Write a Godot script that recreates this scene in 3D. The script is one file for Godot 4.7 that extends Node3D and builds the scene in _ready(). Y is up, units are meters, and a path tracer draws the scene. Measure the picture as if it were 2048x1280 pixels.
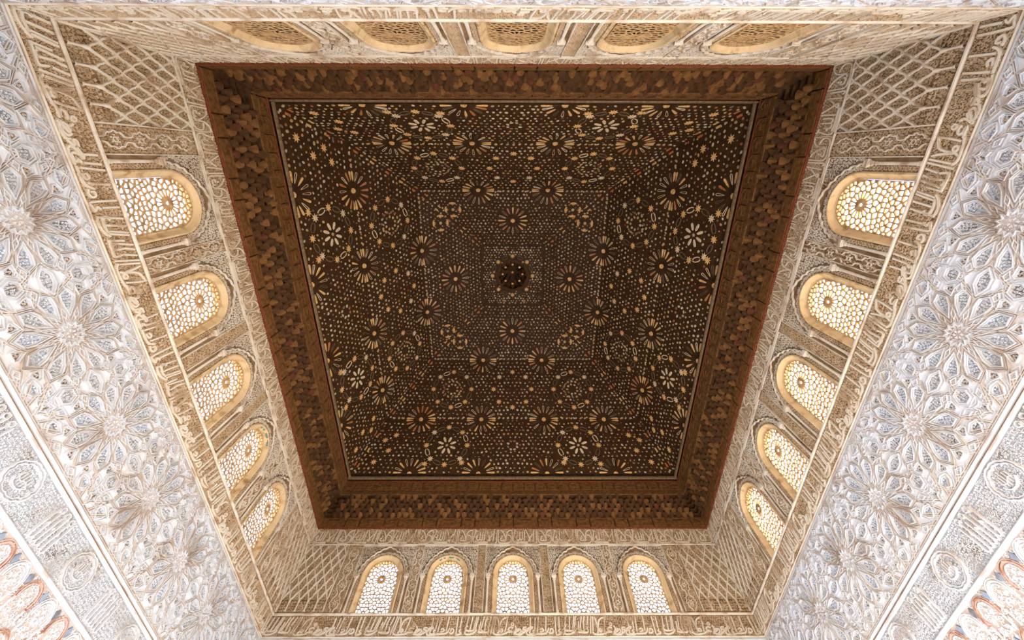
extends Node3D
# A square Nasrid throne hall seen from the floor: carved plaster walls, twenty clerestory windows, a wooden muqarnas cornice and an inlaid ceiling of stars.
# Wall coordinates: x along the wall (to the right as seen from inside), y up from the floor, z from the wall's face into the room.

const HX := 5.79          # half width (left - right)
const HZ := 5.877         # half depth (back - front)
const EAVE := 9.8
const CELL := 1.435       # width of one star of the strapwork panel

var M := {}
var taken := {}
var wall_parts := {}
var petal_count := 0


func _ready() -> void:
	# camera
	var cam := Camera3D.new()
	cam.name = "camera"
	cam.fov = rad_to_deg(2.0 * atan(640.0 / 769.0))
	cam.near = 0.05
	cam.far = 400.0
	cam.transform = Transform3D(Basis(Vector3.UP, -0.01162) * Basis(Vector3.RIGHT, 1.17898) * Basis(Vector3.BACK, -0.00959), Vector3(-0.088, 1.6, 4.237))
	add_child(cam)
	cam.current = true
	# sky, sun and exposure
	var sky := ProceduralSkyMaterial.new()
	sky.sky_top_color = Color(9.0, 15.5, 32.0).linear_to_srgb()
	sky.sky_horizon_color = Color(28.0, 37.0, 53.0).linear_to_srgb()
	sky.sky_curve = 0.24
	sky.ground_bottom_color = Color(3.0, 2.8, 2.4).linear_to_srgb()
	sky.ground_horizon_color = Color(6.0, 5.8, 5.4).linear_to_srgb()
	sky.sun_angle_max = 6.0
	var env := Environment.new()
	env.background_mode = Environment.BG_SKY
	env.sky = Sky.new()
	env.sky.sky_material = sky
	env.tonemap_mode = Environment.TONE_MAPPER_LINEAR
	env.tonemap_exposure = 0.42
	env.sdfgi_enabled = true
	env.ssao_enabled = true
	env.ssil_enabled = true
	var we := WorldEnvironment.new()
	we.name = "world"
	we.environment = env
	add_child(we)
	var sun := DirectionalLight3D.new()
	sun.name = "sun"
	sun.light_color = Color(1.0, 0.99, 0.97)
	sun.light_energy = 72.0
	sun.light_angular_distance = 0.6
	sun.shadow_enabled = true
	sun.transform = Transform3D(Basis.looking_at(Vector3(-0.75, -0.85, -0.35)), Vector3(0, 30, 0))
	add_child(sun)

	make_materials()
	make_carvings()
	make_window_kit()
	make_panel_kit()
	make_inlay_kit()

	# the room
	var tf := Transform3D(Basis.IDENTITY, Vector3(0, 0, -HZ))
	var tl := Transform3D(Basis(Vector3.UP, PI / 2), Vector3(-HX, 0, 0))
	var tr := Transform3D(Basis(Vector3.UP, -PI / 2), Vector3(HX, 0, 0))
	var tb := Transform3D(Basis(Vector3.UP, PI), Vector3(0, 0, HZ))
	build_wall("front", tf, HX, -0.01, 1.73, 1, "warm brown carved plaster wall at the bottom of the picture with five bright lattice windows")
	build_wall("left", tl, HZ, -0.065, 1.75, 6, "pale carved plaster wall on the left with a brilliant white strapwork panel")
	build_wall("right", tr, HZ, 0.065, 1.75, 11, "bluish carved plaster wall on the right with a strapwork panel of stars")
	build_wall("back", tb, HX, 0.0, 1.73, 16, "carved plaster wall along the top edge with dark blind windows")
	build_cornice(tf, HX, "side of the brown honeycomb cornice above the bottom wall", false)
	build_cornice(tl, HZ, "side of the brown honeycomb cornice above the left wall", true)
	build_cornice(tr, HZ, "side of the brown honeycomb cornice above the right wall", true)
	build_cornice(tb, HX, "foreshortened side of the brown honeycomb cornice along the top wall", false)
	build_ceiling()
	# roof over everything
	var g := Geo.new()
	g.box(Vector3(-6.6, 17.6, -6.7), Vector3(6.6, 17.9, 6.7))
	for s in [-1.0, 1.0]:
		g.box(Vector3(s * 6.25 - 0.3, 9.85, -6.7), Vector3(s * 6.25 + 0.3, 17.7, 6.7))
		g.box(Vector3(-6.6, 9.85, s * 6.33 - 0.3), Vector3(6.6, 17.7, s * 6.33 + 0.3))
	var roof := put(self, "roof", g.mesh(), M.masonry)
	roof.set_meta("kind", "structure")
	roof.set_meta("label", "masonry roof shell hidden above the wooden ceiling")
	roof.set_meta("category", "roof")
	g = Geo.new()
	g.box(Vector3(-7.5, -0.3, -7.5), Vector3(7.5, 0.0, 7.5))
	var fl := put(self, "floor", g.mesh(), M.floor_marble)
	fl.set_meta("kind", "structure")
	fl.set_meta("label", "pale marble floor of the hall")
	fl.set_meta("category", "floor")
	g = Geo.new()
	g.box(Vector3(-150, -3.2, -150), Vector3(150, -3.0, 150))
	var gr := put(self, "ground", g.mesh(), M.earth)
	gr.set_meta("kind", "structure")
	gr.set_meta("label", "sunlit pale earth outside the hall")
	gr.set_meta("category", "ground")
# ------------------------------------------------------------------ geometry collector
class Geo:
	var v := PackedVector3Array()
	var n := PackedVector3Array()
	var c := PackedColorArray()
	var tint := Color.WHITE
	var use_tint := false

	func tri(p: Vector3, q: Vector3, r: Vector3, hint: Vector3) -> void:
		var m := (r - p).cross(q - p)
		if m.length_squared() < 1e-16:
			return
		m = m.normalized()
		if m.dot(hint) < 0.0:
			v.append(p); v.append(r); v.append(q)
			m = -m
		else:
			v.append(p); v.append(q); v.append(r)
		n.append(m); n.append(m); n.append(m)
		if use_tint:
			c.append(tint); c.append(tint); c.append(tint)

	func quad(p: Vector3, q: Vector3, r: Vector3, s: Vector3, hint: Vector3) -> void:
		tri(p, q, r, hint)
		tri(p, r, s, hint)

	# a quad with its own normals at the corners (curved surfaces)
	func squad(p: Array, m: Array) -> void:
		var g: Vector3 = (p[2] - p[0]).cross(p[1] - p[0])
		var order := [0, 1, 2, 0, 2, 3]
		if g.dot(m[0] + m[1] + m[2] + m[3]) < 0.0:
			order = [0, 2, 1, 0, 3, 2]
		for i in order:
			v.append(p[i]); n.append(m[i])
			if use_tint:
				c.append(tint)

	func box(a: Vector3, b: Vector3, bevel := 0.0) -> void:
		# bevel chamfers the four edges of the +z face
		var e := bevel
		var z := b.z - e
		var lo := [Vector3(a.x, a.y, a.z), Vector3(b.x, a.y, a.z), Vector3(b.x, b.y, a.z), Vector3(a.x, b.y, a.z)]
		var mid := [Vector3(a.x, a.y, z), Vector3(b.x, a.y, z), Vector3(b.x, b.y, z), Vector3(a.x, b.y, z)]
		var top := [Vector3(a.x + e, a.y + e, b.z), Vector3(b.x - e, a.y + e, b.z), Vector3(b.x - e, b.y - e, b.z), Vector3(a.x + e, b.y - e, b.z)]
		var side := [Vector3.DOWN, Vector3.RIGHT, Vector3.UP, Vector3.LEFT]
		quad(lo[0], lo[1], lo[2], lo[3], Vector3.FORWARD)
		quad(top[0], top[1], top[2], top[3], Vector3.BACK)
		for i in 4:
			var j := (i + 1) % 4
			quad(lo[i], lo[j], mid[j], mid[i], side[i])
			if e > 0.0:
				quad(mid[i], mid[j], top[j], top[i], side[i] + Vector3.BACK)

	# a raised rounded strip that follows a path on the face
	func ribbon(pts: PackedVector2Array, w: float, h: float, z0 := 0.0, taper := 0.0, closed := false) -> void:
		var k := pts.size()
		if k < 2:
			return
		var rows := []
		for i in k:
			var a := pts[(i - 1 + k) % k] if closed else pts[maxi(i - 1, 0)]
			var b := pts[(i + 1) % k] if closed else pts[mini(i + 1, k - 1)]
			var t := (b - a)
			t = t.normalized() if t.length() > 1e-7 else Vector2.RIGHT
			var s := Vector2(-t.y, t.x)
			var f := 1.0
			if taper > 0.0:
				var q := float(i) / float(k - 1)
				f = lerpf(1.0, 1.0 - taper, absf(2.0 * q - 1.0))
			var o := w * 0.5 * f
			var p := pts[i]
			rows.append([Vector3(p.x - s.x * o, p.y - s.y * o, z0), Vector3(p.x - s.x * o * 0.62, p.y - s.y * o * 0.62, z0 + h), Vector3(p.x + s.x * o * 0.62, p.y + s.y * o * 0.62, z0 + h), Vector3(p.x + s.x * o, p.y + s.y * o, z0), Vector3(s.x, s.y, 0)])
		for i in (k if closed else k - 1):
			var A: Array = rows[i]
			var B: Array = rows[(i + 1) % k]
			quad(A[0], B[0], B[1], A[1], -A[4] + Vector3(0, 0, 0.6))
			quad(A[1], B[1], B[2], A[2], Vector3.BACK)
			quad(A[2], B[2], B[3], A[3], A[4] + Vector3(0, 0, 0.6))
		if not closed:
			for e in [0, k - 1]:
				var A: Array = rows[e]
				var t: Vector2 = (pts[0] - pts[1]) if e == 0 else (pts[k - 1] - pts[k - 2])
				quad(A[0], A[1], A[2], A[3], Vector3(t.x, t.y, 0))

	# a flat-topped raised shape with a chamfered edge
	func plate(poly: PackedVector2Array, z0: float, z1: float, bevel := 0.0) -> void:
		var top := poly
		if bevel > 0.0:
			top = Geo.inset(poly, bevel)
		var k := poly.size()
		var ids := Geometry2D.triangulate_polygon(top)
		for i in range(0, ids.size(), 3):
			var p := top[ids[i]]; var q := top[ids[i + 1]]; var r := top[ids[i + 2]]
			tri(Vector3(p.x, p.y, z1), Vector3(q.x, q.y, z1), Vector3(r.x, r.y, z1), Vector3.BACK)
		var way := 1.0 if not Geometry2D.is_polygon_clockwise(poly) else -1.0
		for i in k:
			var j := (i + 1) % k
			var e := (poly[j] - poly[i]) * way
			var o := Vector3(e.y, -e.x, 0)
			quad(Vector3(poly[i].x, poly[i].y, z0), Vector3(poly[j].x, poly[j].y, z0), Vector3(top[j].x, top[j].y, z1), Vector3(top[i].x, top[i].y, z1), o)

	# a raised frame between an outline and its inset
	func frame(poly: PackedVector2Array, a: float, b: float, z0: float, z1: float) -> void:
		var A := Geo.inset(poly, a)
		var A2 := Geo.inset(poly, a + (b - a) * 0.25)
		var B2 := Geo.inset(poly, b - (b - a) * 0.25)
		var B := Geo.inset(poly, b)
		var mid := Vector2.ZERO
		for p in poly:
			mid += p / poly.size()
		for i in poly.size():
			var j := (i + 1) % poly.size()
			var o2 := (poly[i] + poly[j]) * 0.5 - mid
			var o := Vector3(o2.x, o2.y, 0).normalized()
			quad(Vector3(A[i].x, A[i].y, z0), Vector3(A[j].x, A[j].y, z0), Vector3(A2[j].x, A2[j].y, z1), Vector3(A2[i].x, A2[i].y, z1), o + Vector3(0, 0, 0.3))
			quad(Vector3(A2[i].x, A2[i].y, z1), Vector3(A2[j].x, A2[j].y, z1), Vector3(B2[j].x, B2[j].y, z1), Vector3(B2[i].x, B2[i].y, z1), Vector3.BACK)
			quad(Vector3(B2[i].x, B2[i].y, z1), Vector3(B2[j].x, B2[j].y, z1), Vector3(B[j].x, B[j].y, z0), Vector3(B[i].x, B[i].y, z0), -o + Vector3(0, 0, 0.3))

	static func inset(poly: PackedVector2Array, by: float) -> PackedVector2Array:
		var k := poly.size()
		var way := 1.0 if not Geometry2D.is_polygon_clockwise(poly) else -1.0
		var got := PackedVector2Array()
		for i in k:
			var e1 := (poly[i] - poly[(i - 1 + k) % k]).normalized()
			var e2 := (poly[(i + 1) % k] - poly[i]).normalized()
			var n1 := Vector2(-e1.y, e1.x) * way
			var n2 := Vector2(-e2.y, e2.x) * way
			var m := n1 + n2
			if m.length() < 0.2:
				m = n1
			m = m.normalized()
			got.append(poly[i] + m * by / maxf(0.35, m.dot(n1)))
		return got

	# a turned shape about a vertical axis; profile rows are (radius, height)
	func lathe(profile: PackedVector2Array, at: Vector3, seg := 10, from := 0.0, to := TAU) -> void:
		for i in profile.size() - 1:
			var p := profile[i]; var q := profile[i + 1]
			var d := (q - p)
			var nr := Vector2(d.y, -d.x)
			nr = nr.normalized() if nr.length() > 1e-6 else Vector2.RIGHT
			for s in seg:
				var a := lerpf(from, to, float(s) / seg)
				var b := lerpf(from, to, float(s + 1) / seg)
				var ca := Vector3(cos(a), 0, sin(a)); var cb := Vector3(cos(b), 0, sin(b))
				squad([at + ca * p.x + Vector3(0, p.y, 0), at + cb * p.x + Vector3(0, p.y, 0), at + cb * q.x + Vector3(0, q.y, 0), at + ca * q.x + Vector3(0, q.y, 0)],
					[ca * nr.x + Vector3(0, nr.y, 0), cb * nr.x + Vector3(0, nr.y, 0), cb * nr.x + Vector3(0, nr.y, 0), ca * nr.x + Vector3(0, nr.y, 0)])

	func join(o: Geo, t: Transform3D) -> void:
		for i in o.v.size():
			v.append(t * o.v[i])
			n.append((t.basis * o.n[i]).normalized())
			if use_tint:
				c.append(o.c[i] if o.c.size() else tint)

	func mesh() -> ArrayMesh:
		var a := []
		a.resize(Mesh.ARRAY_MAX)
		a[Mesh.ARRAY_VERTEX] = v
		a[Mesh.ARRAY_NORMAL] = n
		if use_tint:
			a[Mesh.ARRAY_COLOR] = c
		var m := ArrayMesh.new()
		m.add_surface_from_arrays(Mesh.PRIMITIVE_TRIANGLES, a)
		return m

# ------------------------------------------------------------------ naming
func numbered(parent: Node, called: String) -> String:
	var key := str(parent.get_instance_id()) + called
	var k: int = taken.get(key, 0)
	taken[key] = k + 1
	return called if k == 0 else "%s_%03d" % [called, k]

func put(parent: Node, called: String, mesh: Mesh, mat: Material, t := Transform3D.IDENTITY) -> MeshInstance3D:
	var o := MeshInstance3D.new()
	o.name = numbered(parent, called)
	o.mesh = mesh
	o.material_override = mat
	o.transform = t
	parent.add_child(o, true)
	return o

func thing(called: String, label: String, category: String, t := Transform3D.IDENTITY, kind := "", group := "") -> Node3D:
	var o := Node3D.new()
	o.name = numbered(self, called)
	add_child(o, true)
	o.transform = t
	o.set_meta("label", label)
	o.set_meta("category", category)
	if kind:
		o.set_meta("kind", kind)
	if group:
		o.set_meta("group", group)
	return o

func scatter(parent: Node, called: String, mesh: Mesh, mat: Material, where: Array) -> void:
	if where.is_empty():
		return
	var mm := MultiMesh.new()
	mm.transform_format = MultiMesh.TRANSFORM_3D
	mm.mesh = mesh
	mm.instance_count = where.size()
	for i in where.size():
		mm.set_instance_transform(i, where[i])
	var o := MultiMeshInstance3D.new()
	o.name = numbered(parent, called)
	o.multimesh = mm
	o.material_override = mat
	o.set_meta("kind", "stuff")
	parent.add_child(o, true)

func at2(x: float, y: float, z := 0.0, turn := 0.0, size := 1.0) -> Transform3D:
	return Transform3D(Basis(Vector3.BACK, turn).scaled(Vector3.ONE * size), Vector3(x, y, z))

func V2(a: Array) -> PackedVector2Array:
	var p := PackedVector2Array()
	for i in range(0, a.size(), 2):
		p.append(Vector2(a[i], a[i + 1]))
	return p

# a smooth line through the given points
func smooth(p: PackedVector2Array, steps := 4, closed := false) -> PackedVector2Array:
	var k := p.size()
	if k < 3:
		return p
	var got := PackedVector2Array()
	for i in (k if closed else k - 1):
		var a := p[(i - 1 + k) % k] if closed else p[maxi(i - 1, 0)]
		var b := p[i]
		var c := p[(i + 1) % k]
		var d := p[(i + 2) % k] if closed else p[mini(i + 2, k - 1)]
		for s in steps:
			got.append(b.cubic_interpolate(c, a, d, float(s) / steps))
	if not closed:
		got.append(p[k - 1])
	return got

func ring(r: float, seg: int, at := Vector2.ZERO, ry := -1.0) -> PackedVector2Array:
	var p := PackedVector2Array()
	for i in seg:
		var a := TAU * i / seg
		p.append(at + Vector2(cos(a) * r, sin(a) * (r if ry < 0.0 else ry)))
	return p

func star(points: int, r: float, inner: float, turn := 0.0) -> PackedVector2Array:
	var p := PackedVector2Array()
	for i in points * 2:
		var a := TAU * i / (points * 2) + turn
		p.append(Vector2(cos(a), sin(a)) * (r if i % 2 == 0 else inner))
	return p

func hash2(a: int, b: int, s := 0) -> float:
	var h := (a * 73856093) ^ (b * 19349663) ^ (s * 83492791)
	h = (h ^ (h >> 13)) * 1274126177
	return float((h ^ (h >> 16)) & 0xffff) / 65535.0

# ------------------------------------------------------------------ materials
func noise_tex(size: int, freq: float, ramp: Array, kind := FastNoiseLite.TYPE_SIMPLEX_SMOOTH, octaves := 4, sd := 1) -> NoiseTexture2D:
	var n := FastNoiseLite.new()
	n.noise_type = kind
	n.frequency = freq
	n.fractal_octaves = octaves
	n.seed = sd
	var t := NoiseTexture2D.new()
	t.width = size
	t.height = size
	t.seamless = true
	t.noise = n
	if ramp.size():
		var g := Gradient.new()
		g.offsets = PackedFloat32Array()
		g.colors = PackedColorArray()
		var off := PackedFloat32Array()
		var col := PackedColorArray()
		for r in ramp:
			off.append(r[0]); col.append(r[1])
		g.offsets = off
		g.colors = col
		t.color_ramp = g
	return t

func stone(called: String, color: Color, tex: Texture2D, scale: float, rough := 0.9, bump: Texture2D = null, bump_cm := 0.4) -> StandardMaterial3D:
	var m := StandardMaterial3D.new()
	m.resource_name = called
	m.albedo_color = color
	m.roughness = rough
	m.metallic_specular = 0.3
	if tex:
		m.albedo_texture = tex
	m.uv1_triplanar = true
	m.uv1_world_triplanar = true
	m.uv1_scale = Vector3.ONE * scale
	if bump:
		m.heightmap_enabled = true
		m.heightmap_texture = bump
		m.heightmap_scale = bump_cm
	M[called] = m
	return m

func make_materials() -> void:
	# weathered plaster: cream with tan stains
	var plaster := noise_tex(1024, 0.006, [[0.0, Color(0.62, 0.52, 0.43)], [0.26, Color(0.76, 0.68, 0.60)], [0.38, Color(0.93, 0.905, 0.87)], [0.62, Color(0.97, 0.955, 0.92)], [1.0, Color(1, 0.99, 0.97)]], FastNoiseLite.TYPE_SIMPLEX_SMOOTH, 6, 3)
	var lime := noise_tex(1024, 0.006, [[0.0, Color(0.66, 0.58, 0.51)], [0.24, Color(0.82, 0.77, 0.73)], [0.38, Color(0.95, 0.945, 0.935)], [1.0, Color(1, 1, 1)]], FastNoiseLite.TYPE_SIMPLEX_SMOOTH, 6, 3)
	var grain := noise_tex(512, 0.05, [], FastNoiseLite.TYPE_SIMPLEX_SMOOTH, 4, 7)
	var dirt := noise_tex(1024, 0.01, [[0.0, Color(0.64, 0.55, 0.43)], [0.45, Color(0.86, 0.79, 0.69)], [1.0, Color(1, 0.96, 0.90)]], FastNoiseLite.TYPE_SIMPLEX_SMOOTH, 6, 11)
	stone("plaster", Color(0.93, 0.895, 0.835), plaster, 0.22, 0.92, grain, 0.3)
	stone("strap_plaster", Color(0.96, 0.965, 0.972), lime, 0.17, 0.92, grain, 0.3)
	stone("ground_tan", Color(0.585, 0.51, 0.42), dirt, 0.3, 0.95, grain, 0.3)
	stone("ground_grey", Color(0.58, 0.59, 0.61), lime, 0.4, 0.95)
	stone("ground_steel", Color(0.56, 0.605, 0.67), lime, 0.4, 0.95)
	stone("ground_rose", Color(0.79, 0.735, 0.705), lime, 0.3, 0.95)
	stone("strap_line", Color(0.82, 0.785, 0.755), lime, 0.17, 0.92)
	stone("scroll_tan", Color(0.87, 0.815, 0.74), dirt, 0.3, 0.95)
	stone("ground_slate", Color(0.55, 0.52, 0.50), dirt, 0.4, 0.95, grain, 0.3)
	stone("ground_blue", Color(0.63, 0.65, 0.68), lime, 0.4, 0.95, grain, 0.3)
	stone("ochre", Color(0.88, 0.785, 0.63), plaster, 0.5, 0.8, grain, 0.15)
	stone("lattice", Color(0.82, 0.72, 0.58), dirt, 0.6, 0.9, null)
	stone("red_paint", Color(0.84, 0.715, 0.68), plaster, 0.4, 0.9, grain, 0.2)
	stone("blue_paint", Color(0.58, 0.64, 0.74), plaster, 0.4, 0.9, grain, 0.2)
	stone("turquoise", Color(0.42, 0.62, 0.62), dirt, 1.2, 0.8, null)
	# timber
	var timber := noise_tex(1024, 0.012, [[0.0, Color(0.62, 0.56, 0.52)], [0.5, Color(0.85, 0.82, 0.8)], [1.0, Color(1, 1, 1)]], FastNoiseLite.TYPE_SIMPLEX_SMOOTH, 6, 21)
	var fibre := noise_tex(512, 0.06, [], FastNoiseLite.TYPE_SIMPLEX_SMOOTH, 3, 23)
	stone("cedar_dark", Color(0.262, 0.17, 0.06), timber, 0.35, 0.75, fibre, 0.5)
	stone("cedar", Color(0.475, 0.33, 0.17), timber, 0.5, 0.75, fibre, 0.6)
	stone("cedar_deep", Color(0.32, 0.21, 0.10), timber, 0.5, 0.8, fibre, 0.6)
	stone("cedar_red", Color(0.38, 0.215, 0.13), timber, 0.5, 0.8, fibre, 0.6)
	stone("beam", Color(0.53, 0.44, 0.325), timber, 0.8, 0.7, fibre, 0.6)
	stone("red_line", Color(0.50, 0.26, 0.15), timber, 0.8, 0.7, fibre, 0.3)
	# inlay of bone and coloured wood
	var inlay := StandardMaterial3D.new()
	inlay.resource_name = "inlay"
	inlay.vertex_color_use_as_albedo = true
	inlay.roughness = 0.6
	M["inlay"] = inlay
	for k in [["inlay_ivory", Color(0.95, 0.87, 0.72)], ["inlay_sand", Color(0.95, 0.78, 0.52)], ["inlay_rust", Color(0.78, 0.50, 0.30)], ["inlay_grey", Color(0.44, 0.38, 0.28)]]:
		stone(k[0], k[1], timber, 1.5, 0.6)
	stone("floor_marble", Color(0.80, 0.785, 0.76), plaster, 0.3, 0.5)
	stone("earth", Color(0.74, 0.72, 0.68), dirt, 0.05, 1.0)
	stone("masonry", Color(0.80, 0.68, 0.56), dirt, 0.3, 0.95)

# ------------------------------------------------------------------ small carved pieces
var curl_mesh: ArrayMesh
var leaf_mesh: ArrayMesh
var vine_mesh: ArrayMesh
var curl_geo: Geo
var leaf_geo: Geo

func make_carvings() -> void:
	# a scroll about 2 units across
	curl_geo = Geo.new()
	var p := PackedVector2Array()
	for i in 13:
		var t := i / 12.0
		var a := t * TAU * 1.15
		p.append(Vector2(cos(a), sin(a)) * lerpf(0.95, 0.22, t))
	curl_geo.ribbon(p, 0.36, 0.5, 0.0, 0.35)
	curl_geo.plate(ring(0.2, 6, Vector2(-0.05, 0.05)), 0.0, 0.5, 0.05)
	curl_geo.plate(V2([0.9, 0.1, 1.25, 0.55, 0.75, 0.75, 0.7, 0.3]), 0.0, 0.42, 0.04)
	curl_mesh = curl_geo.mesh()
	leaf_geo = Geo.new()
	leaf_geo.plate(V2([0.0, -1.0, 0.30, -0.2, 0.95, 0.1, 0.5, 0.35, 0.42, 0.62, 0.0, 1.05, -0.12, 0.3, -0.75, 0.45, -0.4, -0.1]), 0.0, 0.5, 0.06)
	leaf_mesh = leaf_geo.mesh()
	var s := Geo.new()
	s.ribbon(smooth(V2([-1.0, -0.7, -0.4, -0.9, 0.0, 0.0, 0.4, 0.9, 1.0, 0.7]), 3), 0.3, 0.5, 0.0, 0.3)
	s.plate(ring(0.22, 6, Vector2(-0.55, 0.3)), 0.0, 0.45, 0.05)
	s.plate(ring(0.22, 6, Vector2(0.55, -0.3)), 0.0, 0.45, 0.05)
	vine_mesh = s.mesh()

# carve(): fills a rectangle, mirrored about its middle, where keep(x, y) allows it
func carve(wall: Node, x0: float, x1: float, y0: float, y1: float, step: float, keep: Callable, sd := 0, tone_at := 0) -> void:
	var got: Array = wall_parts[wall]
	var nx := maxi(1, roundi((x1 - x0) / step))
	var ny := maxi(1, roundi((y1 - y0) / step))
	var dx := (x1 - x0) / nx
	var dy := (y1 - y0) / ny
	for j in ny:
		for i in nx:
			var m := mini(i, nx - 1 - i)
			var mirror := i > (nx - 1) / 2
			var shift := 0.25 if j % 2 == 0 else -0.25
			var x := x0 + (i + 0.5) * dx + (-shift if mirror else shift) * dx * 0.6
			var y := y0 + (j + 0.5) * dy + (hash2(m, j, sd + 5) - 0.5) * dy * 0.3
			if not keep.call(x, y):
				continue
			var turn := hash2(m, j, sd) * TAU
			var s := step * (0.50 + 0.14 * hash2(m, j, sd + 9))
			if mirror:
				turn = PI - turn
			var b := Basis(Vector3.BACK, turn).scaled(Vector3(s, s, maxf(s * 1.1, 0.02) if tone_at == 0 else s * 1.0))
			var kind := 0 if hash2(m, j, sd + 3) < 0.5 else (1 if hash2(m, j, sd + 4) < 0.55 else 2)
			got[kind + tone_at].append(Transform3D(b, Vector3(x, y, 0.0)))

func anywhere(_x: float, _y: float) -> bool:
	return true

# ------------------------------------------------------------------ lettering
func stroke(g: Geo, o: Array, w: float, h: float, a: Array, steps := 4) -> void:
	# o: origin x, origin y, scale x, scale y of the tracing grid
	var p := PackedVector2Array()
	for i in range(0, a.size(), 2):
		p.append(Vector2((a[i] - o[0]) * o[2], (o[1] - a[i + 1]) * o[3]))
	g.ribbon(smooth(p, steps), w, h, 0.0, 0.15)

# one cartouche of the upper band, 1.2 m wide: the motto, with tall shafts and a sweeping base line
func motto() -> ArrayMesh:
	var g := Geo.new()
	var o := [130.0, 660.0, 1.2 / 1410.0, 0.46 / 445.0]
	var w := 0.034
	var h := 0.022
	stroke(g, o, w, h, [185, 225, 195, 330, 142, 480, 138, 570, 180, 630, 300, 650, 480, 658, 650, 650])
	stroke(g, o, w, h, [200, 585, 300, 618, 480, 620, 650, 620])
	stroke(g, o, w, h, [205, 260, 262, 292])
	stroke(g, o, w, h, [205, 470, 262, 466, 275, 400])
	stroke(g, o, w, h, [262, 440, 266, 540, 310, 562, 350, 548, 368, 470, 375, 310])
	stroke(g, o, w, h, [368, 520, 400, 556, 440, 546, 460, 480, 466, 310])
	stroke(g, o, w, h, [545, 255, 532, 420, 515, 580])
	stroke(g, o, w, h, [588, 235, 640, 350, 700, 480, 732, 570, 660, 576, 700, 520, 760, 450, 822, 370])
	stroke(g, o, w, h, [880, 230, 852, 420, 832, 610])
	stroke(g, o, w, h, [972, 232, 966, 450, 956, 640, 900, 622])
	stroke(g, o, w, h, [1030, 228, 1020, 420, 1016, 560, 1050, 632, 1150, 650, 1300, 650, 1420, 632, 1472, 560, 1474, 480, 1440, 430, 1340, 398])
	stroke(g, o, w, h, [1160, 500, 1110, 500, 1104, 560, 1150, 580, 1212, 570, 1214, 528])
	g.plate(ring(0.022, 6, Vector2((1152 - 130) * o[2], (660 - 445) * o[3])), 0.0, 0.03, 0.006)
	stroke(g, o, w, h, [1088, 248, 1160, 290, 1220, 370, 1262, 460, 1280, 560, 1220, 602])
	stroke(g, o, w, h, [1290, 570, 1300, 420, 1332, 330, 1400, 268, 1484, 246])
	stroke(g, o, w * 0.7, h, [1500, 240, 1510, 400, 1512, 560, 1490, 650])
	return g.mesh()

# one verse of the lower band, 2.33 m wide
func verse() -> ArrayMesh:
	var g := Geo.new()
	var o := [100.0, 470.0, 2.33 / 1830.0, 0.42 / 400.0]
	var w := 0.042
	var h := 0.027
	for a in [[245, 88, 205, 380], [325, 88, 270, 370], [352, 88, 302, 360], [465, 88, 402, 370], [402, 190, 372, 390], [520, 88, 490, 200], [487, 200, 480, 392], [590, 85, 550, 262], [650, 80, 592, 430], [684, 88, 640, 385], [902, 88, 886, 220], [886, 220, 852, 400], [1330, 112, 1324, 292], [1422, 108, 1405, 330], [1482, 92, 1450, 400], [1628, 90, 1602, 380], [1870, 88, 1855, 322], [165, 88, 112, 440]]:
		stroke(g, o, w, h, a, 1)
	stroke(g, o, w, h, [715, 98, 732, 200, 742, 350])
	stroke(g, o, w, h, [890, 100, 800, 150, 760, 250, 742, 370, 718, 424])
	stroke(g, o, w, h, [115, 402, 142, 437, 222, 437, 290, 402, 332, 350])
	stroke(g, o, w, h, [160, 270, 128, 300, 122, 340, 160, 370, 230, 376, 290, 358])
	stroke(g, o, w, h, [360, 390, 420, 402, 500, 406, 550, 390, 546, 290])
	stroke(g, o, w, h, [425, 360, 450, 390, 490, 372])
	stroke(g, o, w, h, [630, 400, 680, 442, 780, 442, 870, 420, 900, 396, 990, 388, 930, 370, 918, 330, 960, 303, 1004, 322])
	g.ribbon(ring(0.032, 10, Vector2((785 - 100) * o[2], (470 - 365) * o[3])), w, h, 0.0, 0.0, true)
	g.ribbon(ring(0.030, 10, Vector2((992 - 100) * o[2], (470 - 245) * o[3])), w * 0.8, h, 0.0, 0.0, true)
	stroke(g, o, w, h, [1040, 275, 1062, 330, 1012, 440, 1060, 400, 1112, 362, 1100, 338, 1058, 372])
	stroke(g, o, w, h, [1130, 330, 1150, 390, 1092, 442, 1040, 440])
	stroke(g, o, w, h, [1180, 370, 1176, 420, 1130, 452, 1085, 452])
	stroke(g, o, w, h, [1252, 310, 1200, 310, 1188, 348, 1242, 360, 1190, 422])
	stroke(g, o, w, h, [1258, 342, 1330, 300, 1362, 312, 1290, 350, 1248, 402, 1270, 452, 1340, 458, 1422, 440])
	stroke(g, o, w, h, [1322, 330, 1310, 430, 1392, 422, 1370, 380, 1402, 350])
	stroke(g, o, w, h, [1500, 400, 1562, 372, 1542, 328, 1500, 350])
	stroke(g, o, w, h, [1430, 432, 1520, 432, 1602, 420, 1642, 372, 1662, 318])
	stroke(g, o, w, h, [1660, 402, 1700, 422, 1742, 390, 1730, 340, 1690, 340, 1690, 392])
	stroke(g, o, w, h, [1797, 88, 1790, 430, 1832, 442, 1882, 420, 1840, 380, 1872, 340])
	return g.mesh()

# ------------------------------------------------------------------ windows
const WIN_HW := 0.41
const SILL := 7.50
const SPRING := 8.45

func arch_path(hw: float, foot: float, seg := 20) -> PackedVector2Array:
	var p := PackedVector2Array([Vector2(-hw, foot)])
	for i in seg + 1:
		var a := PI - PI * i / seg
		p.append(Vector2(cos(a) * hw, SPRING + sin(a) * hw))
	p.append(Vector2(hw, foot))
	return p

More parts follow.
